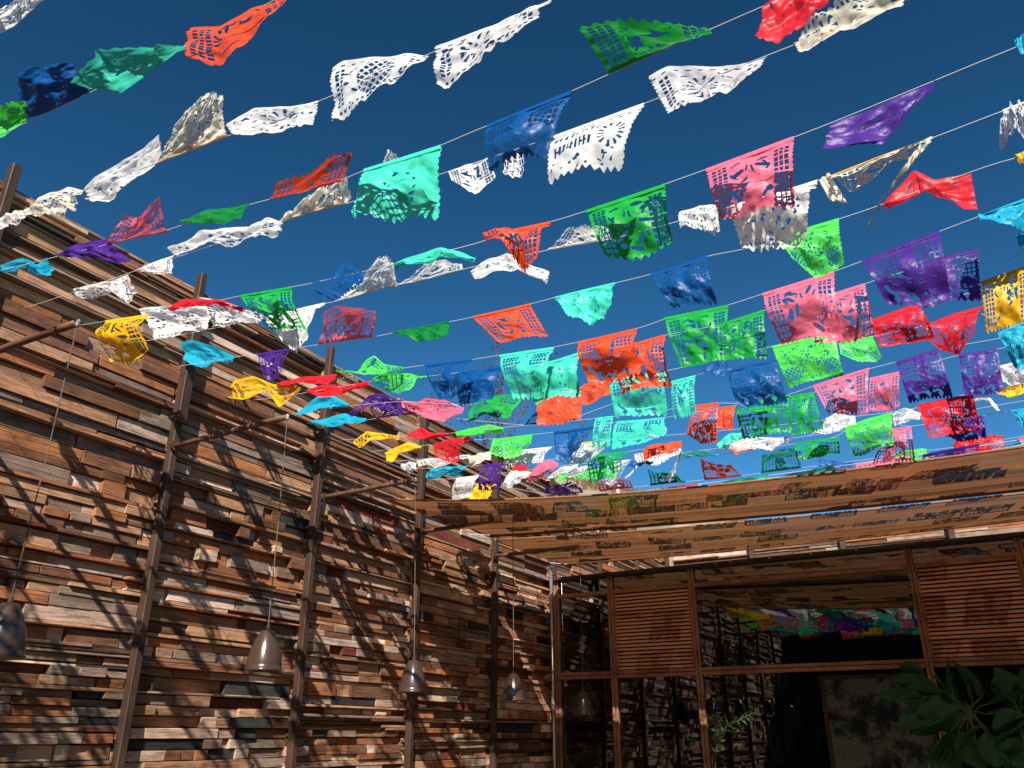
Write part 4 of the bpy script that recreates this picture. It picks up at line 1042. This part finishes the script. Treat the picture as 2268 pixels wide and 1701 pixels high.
# ------------------------------------------------------------------ plants
def blade(name, L, W, bend, n=7, cup=.18, tipw=.0):
    m = MB(); v = []; f = []
    for i in range(n+1):
        t = i/n; w = W*.5*(math.sin(math.pi*min(1, t*.93 + .05))**.8)*(1 if t < 1 else .05); x = L*t; z = -bend*L*t*t
        v += [(x, -w, z + cup*w), (x, -w*.5, z + cup*w*.3), (x, 0, z), (x, w*.5, z + cup*w*.3), (x, w, z + cup*w)]
    for i in range(n):
        for k in range(4): f.append((i*5+k, i*5+k+1, (i+1)*5+k+1, (i+1)*5+k))
    m.add(v, f); return m.mesh(name, True)
def aim(o, a, b, roll=0):
    d = (Vector(b) - Vector(a)); q = d.to_track_quat('X', 'Z'); o.rotation_mode = 'QUATERNION'
    from mathutils import Quaternion
    o.rotation_quaternion = q @ Quaternion((1,0,0), roll); return d.length
# sapling with narrow leaves
rng = random.Random(9); SY = 8.6
def s3(px, py, dy=0): return on_y(px, py, SY + dy)
root = empty('sapling', (s3(1585,1701).x, SY, 0), label='thin young sapling with narrow leaves growing before the dark glass', cat='plant')
base = s3(1584, 1701); O = Vector((root.location.x, SY, 0))
stem = [Vector((base.x + .02, SY, 0)) - O, Vector((base.x + .01, SY, .7)) - O, base - O, s3(1587,1655) - O, s3(1592,1632) - O, s3(1583,1590) - O, s3(1580,1552) - O]
b = MB(); b.tube(stem, [.011,.010,.008,.007,.006,.005,.003], 7)
br = [s3(1592,1632) - O, s3(1612,1606) - O, s3(1640,1592, -.05) - O, s3(1662,1582, -.08) - O]; b.tube(br, [.006,.005,.004,.002], 6)
b.tube([s3(1586,1668) - O, s3(1577,1655,.02) - O, s3(1573,1640,.04) - O], [.004,.003,.002], 5)
b.build('stem', M['stem'], root, True)
lm = blade('leaf', .075, .020, .15); lm.materials.append(M['leaf_small'])
def sap_leaf(p, d, sc):
    o = link('leaf', lm, None, root, p); aim(o, (0,0,0), d, rng.uniform(-1.2, 1.2)); o.scale = (sc, sc*rng.uniform(.8, 1.2), sc)
def along(P, t):
    k = min(len(P)-2, int(t*(len(P)-1))); w = t*(len(P)-1) - k; return P[k]*(1-w) + P[k+1]*w, (P[k+1] - P[k]).normalized()
for (P, n, t0) in ((stem[3:], 38, .1), (br, 42, .15)):
    for k in range(n):
        t = t0 + (1-t0)*k/(n-1); p, d = along(P, min(t, .999)); a = k*2.4
        side = d.cross(Vector((0,1,0))).normalized(); up = side.cross(d)
        sap_leaf(p, d*.7 + side*math.cos(a)*.9 + up*math.sin(a)*.9, rng.uniform(.75, 1.25)*(1.1 - .35*t))
for k in range(10):
    p, d = along(stem[1:4], rng.random()); sap_leaf(p, Vector((rng.uniform(-1,1), rng.uniform(-1,1), .3)), rng.uniform(.8, 1.3))
# broad-leaved plant at the right edge
rng = random.Random(21); PY = 9.55
def c3(x, y, dy=0): return on_y(1860 + x/5.42, 1440 + y/5.42, PY + dy)
root = empty('broad_leaf_plant', (c3(1500,1000).x, PY, 0), label='dark broad-leaved plant in the lower right corner before the glass', cat='plant')
O = Vector(root.location)
LV = [((1330,620),(1240,10),150,0), ((1350,640),(1090,190),120,-.06), ((1700,570),(1400,130),215,.05), ((1150,430),(590,330),170,-.08), ((1000,560),(420,520),120,-.05),
      ((1010,330),(715,150),150,.06), ((1390,700),(680,930),250,-.1), ((1420,680),(930,760),200,-.03), ((2090,620),(1870,190),230,.02), ((2200,800),(1790,900),170,-.05),
      ((2260,860),(2030,980),110,0), ((1320,1000),(960,1400),170,-.08), ((1420,1010),(1180,1420),200,.05), ((2230,480),(2170,200),90,-.03), ((1480,980),(1640,1420),190,.04),
      ((1760,1000),(1900,1420),200,.02), ((2060,1050),(2200,1420),200,-.02), ((1600,620),(1560,300),150,.09), ((1250,800),(760,640),140,.07), ((1800,640),(2190,540),150,.06),
      ((1700,900),(1420,1150),150,.06), ((2100,980),(1820,1180),160,.08), ((1360,560),(1350,250),120,.10), ((1900,1200),(2250,1180),160,.05), ((1500,1150),(1330,1480),180,-.02)]
st = MB(); hub = c3(1560,760,.05) - O; hub2 = c3(2150,760,.05) - O
for h in (hub, hub2):
    st.tube([Vector((h.x*.6, .05, 0)), Vector((h.x*.9, .05, h.z*.6)), h, h + Vector((-.02,0,.12))], [.022,.018,.014,.008], 8)
LV += [((a[0] + rng.uniform(-90, 120), a[1] + rng.uniform(-60, 140)), (b_[0] + rng.uniform(-60, 160), b_[1] + rng.uniform(10, 170)), w*rng.uniform(.7, 1.0), dy + rng.uniform(.05, .2)) for (a, b_, w, dy) in LV]
for (a, b_, w, dy) in LV:
    pa_ = c3(a[0], a[1], dy*.4) - O; pb = c3(b_[0], b_[1], dy - .06) - O
    L = (pb - pa_).length; me = blade('leaf', L, w/5.42/F_PX*10.2*1.22, rng.uniform(-.05, .22), 8, rng.uniform(.1, .5)); me.materials.append(M['leaf_big'])
    o = link('leaf', me, None, root, pa_); aim(o, pa_, pb, rng.uniform(-.5, .5) + math.pi*.5*(1 if abs(pb.z - pa_.z) > .25 else .25)*rng.choice([-1, 1])*.0 + rng.choice([-.5, .1, .7, 1.1]) + rng.uniform(-.2, .2))
    h = hub if (pa_ - hub).length < (pa_ - hub2).length else hub2
    st.tube([h + Vector((0,0,rng.uniform(-.05,.08))), (h + pa_)*.5 + Vector((0,0,.02)), pa_], [.008,.006,.005], 6)
    d = (pb - pa_); st.tube([pa_, pa_ + d*.35], [.005,.003], 5)
st.build('stem', M['stem'], root, True)
# dry shrub behind the wall top
rng = random.Random(31); root = empty('dry_shrub', (-6.9, 10.9, 3.8), label='bare twiggy shrub with dry brown leaves behind the plank wall', cat='shrub')
tw = MB(); lf = MB(); O = Vector(root.location)
def twig(p, d, L, r, lev):
    pts = [p]; n = 5
    for k in range(n):
        d = (d + Vector((rng.uniform(-.25,.25), rng.uniform(-.25,.25), rng.uniform(-.1,.22)))).normalized(); pts.append(pts[-1] + d*L/n)
    tw.tube(pts, [r*(1 - .7*k/n) for k in range(n+1)], 4, False)
    for k in range(1, n+1):
        if lev < 3 and rng.random() < .75: twig(pts[k], (d + Vector((rng.uniform(-1,1), rng.uniform(-1,1), rng.uniform(-.1,.7)))).normalized(), L*rng.uniform(.4,.65), r*.6, lev+1)
        if lev >= 1 and rng.random() < .55:
            q = pts[k] + Vector((rng.uniform(-.03,.03), rng.uniform(-.03,.03), rng.uniform(-.03,.02))); s = rng.uniform(.012,.034)
            a = Vector((rng.uniform(-1,1), rng.uniform(-1,1), rng.uniform(-1,1))).normalized(); b_ = a.cross(Vector((0,0,1))).normalized()
            lf.add([q - a*s, q + b_*s*.5, q + a*s, q - b_*s*.5 + Vector((0,0,s*.4))], [(0,1,2,3)])
for (px, py, L) in [(1060,985,.75),(1085,985,1.0),(1110,990,1.1),(1135,1000,1.15),(1160,1010,.95),(1205,1035,.5),(1230,1045,.55)]:
    p = on_y(px, py + 25, 10.9) - O
    twig(p - Vector((0,0,.5)), Vector((rng.uniform(-.15,.15), rng.uniform(-.2,.2), 1)).normalized(), L + .45, .012, 0)
tw.build('branches', M['twig'], root); tag(lf.build('leaves', M['dryleaf'], root), kind='stuff')
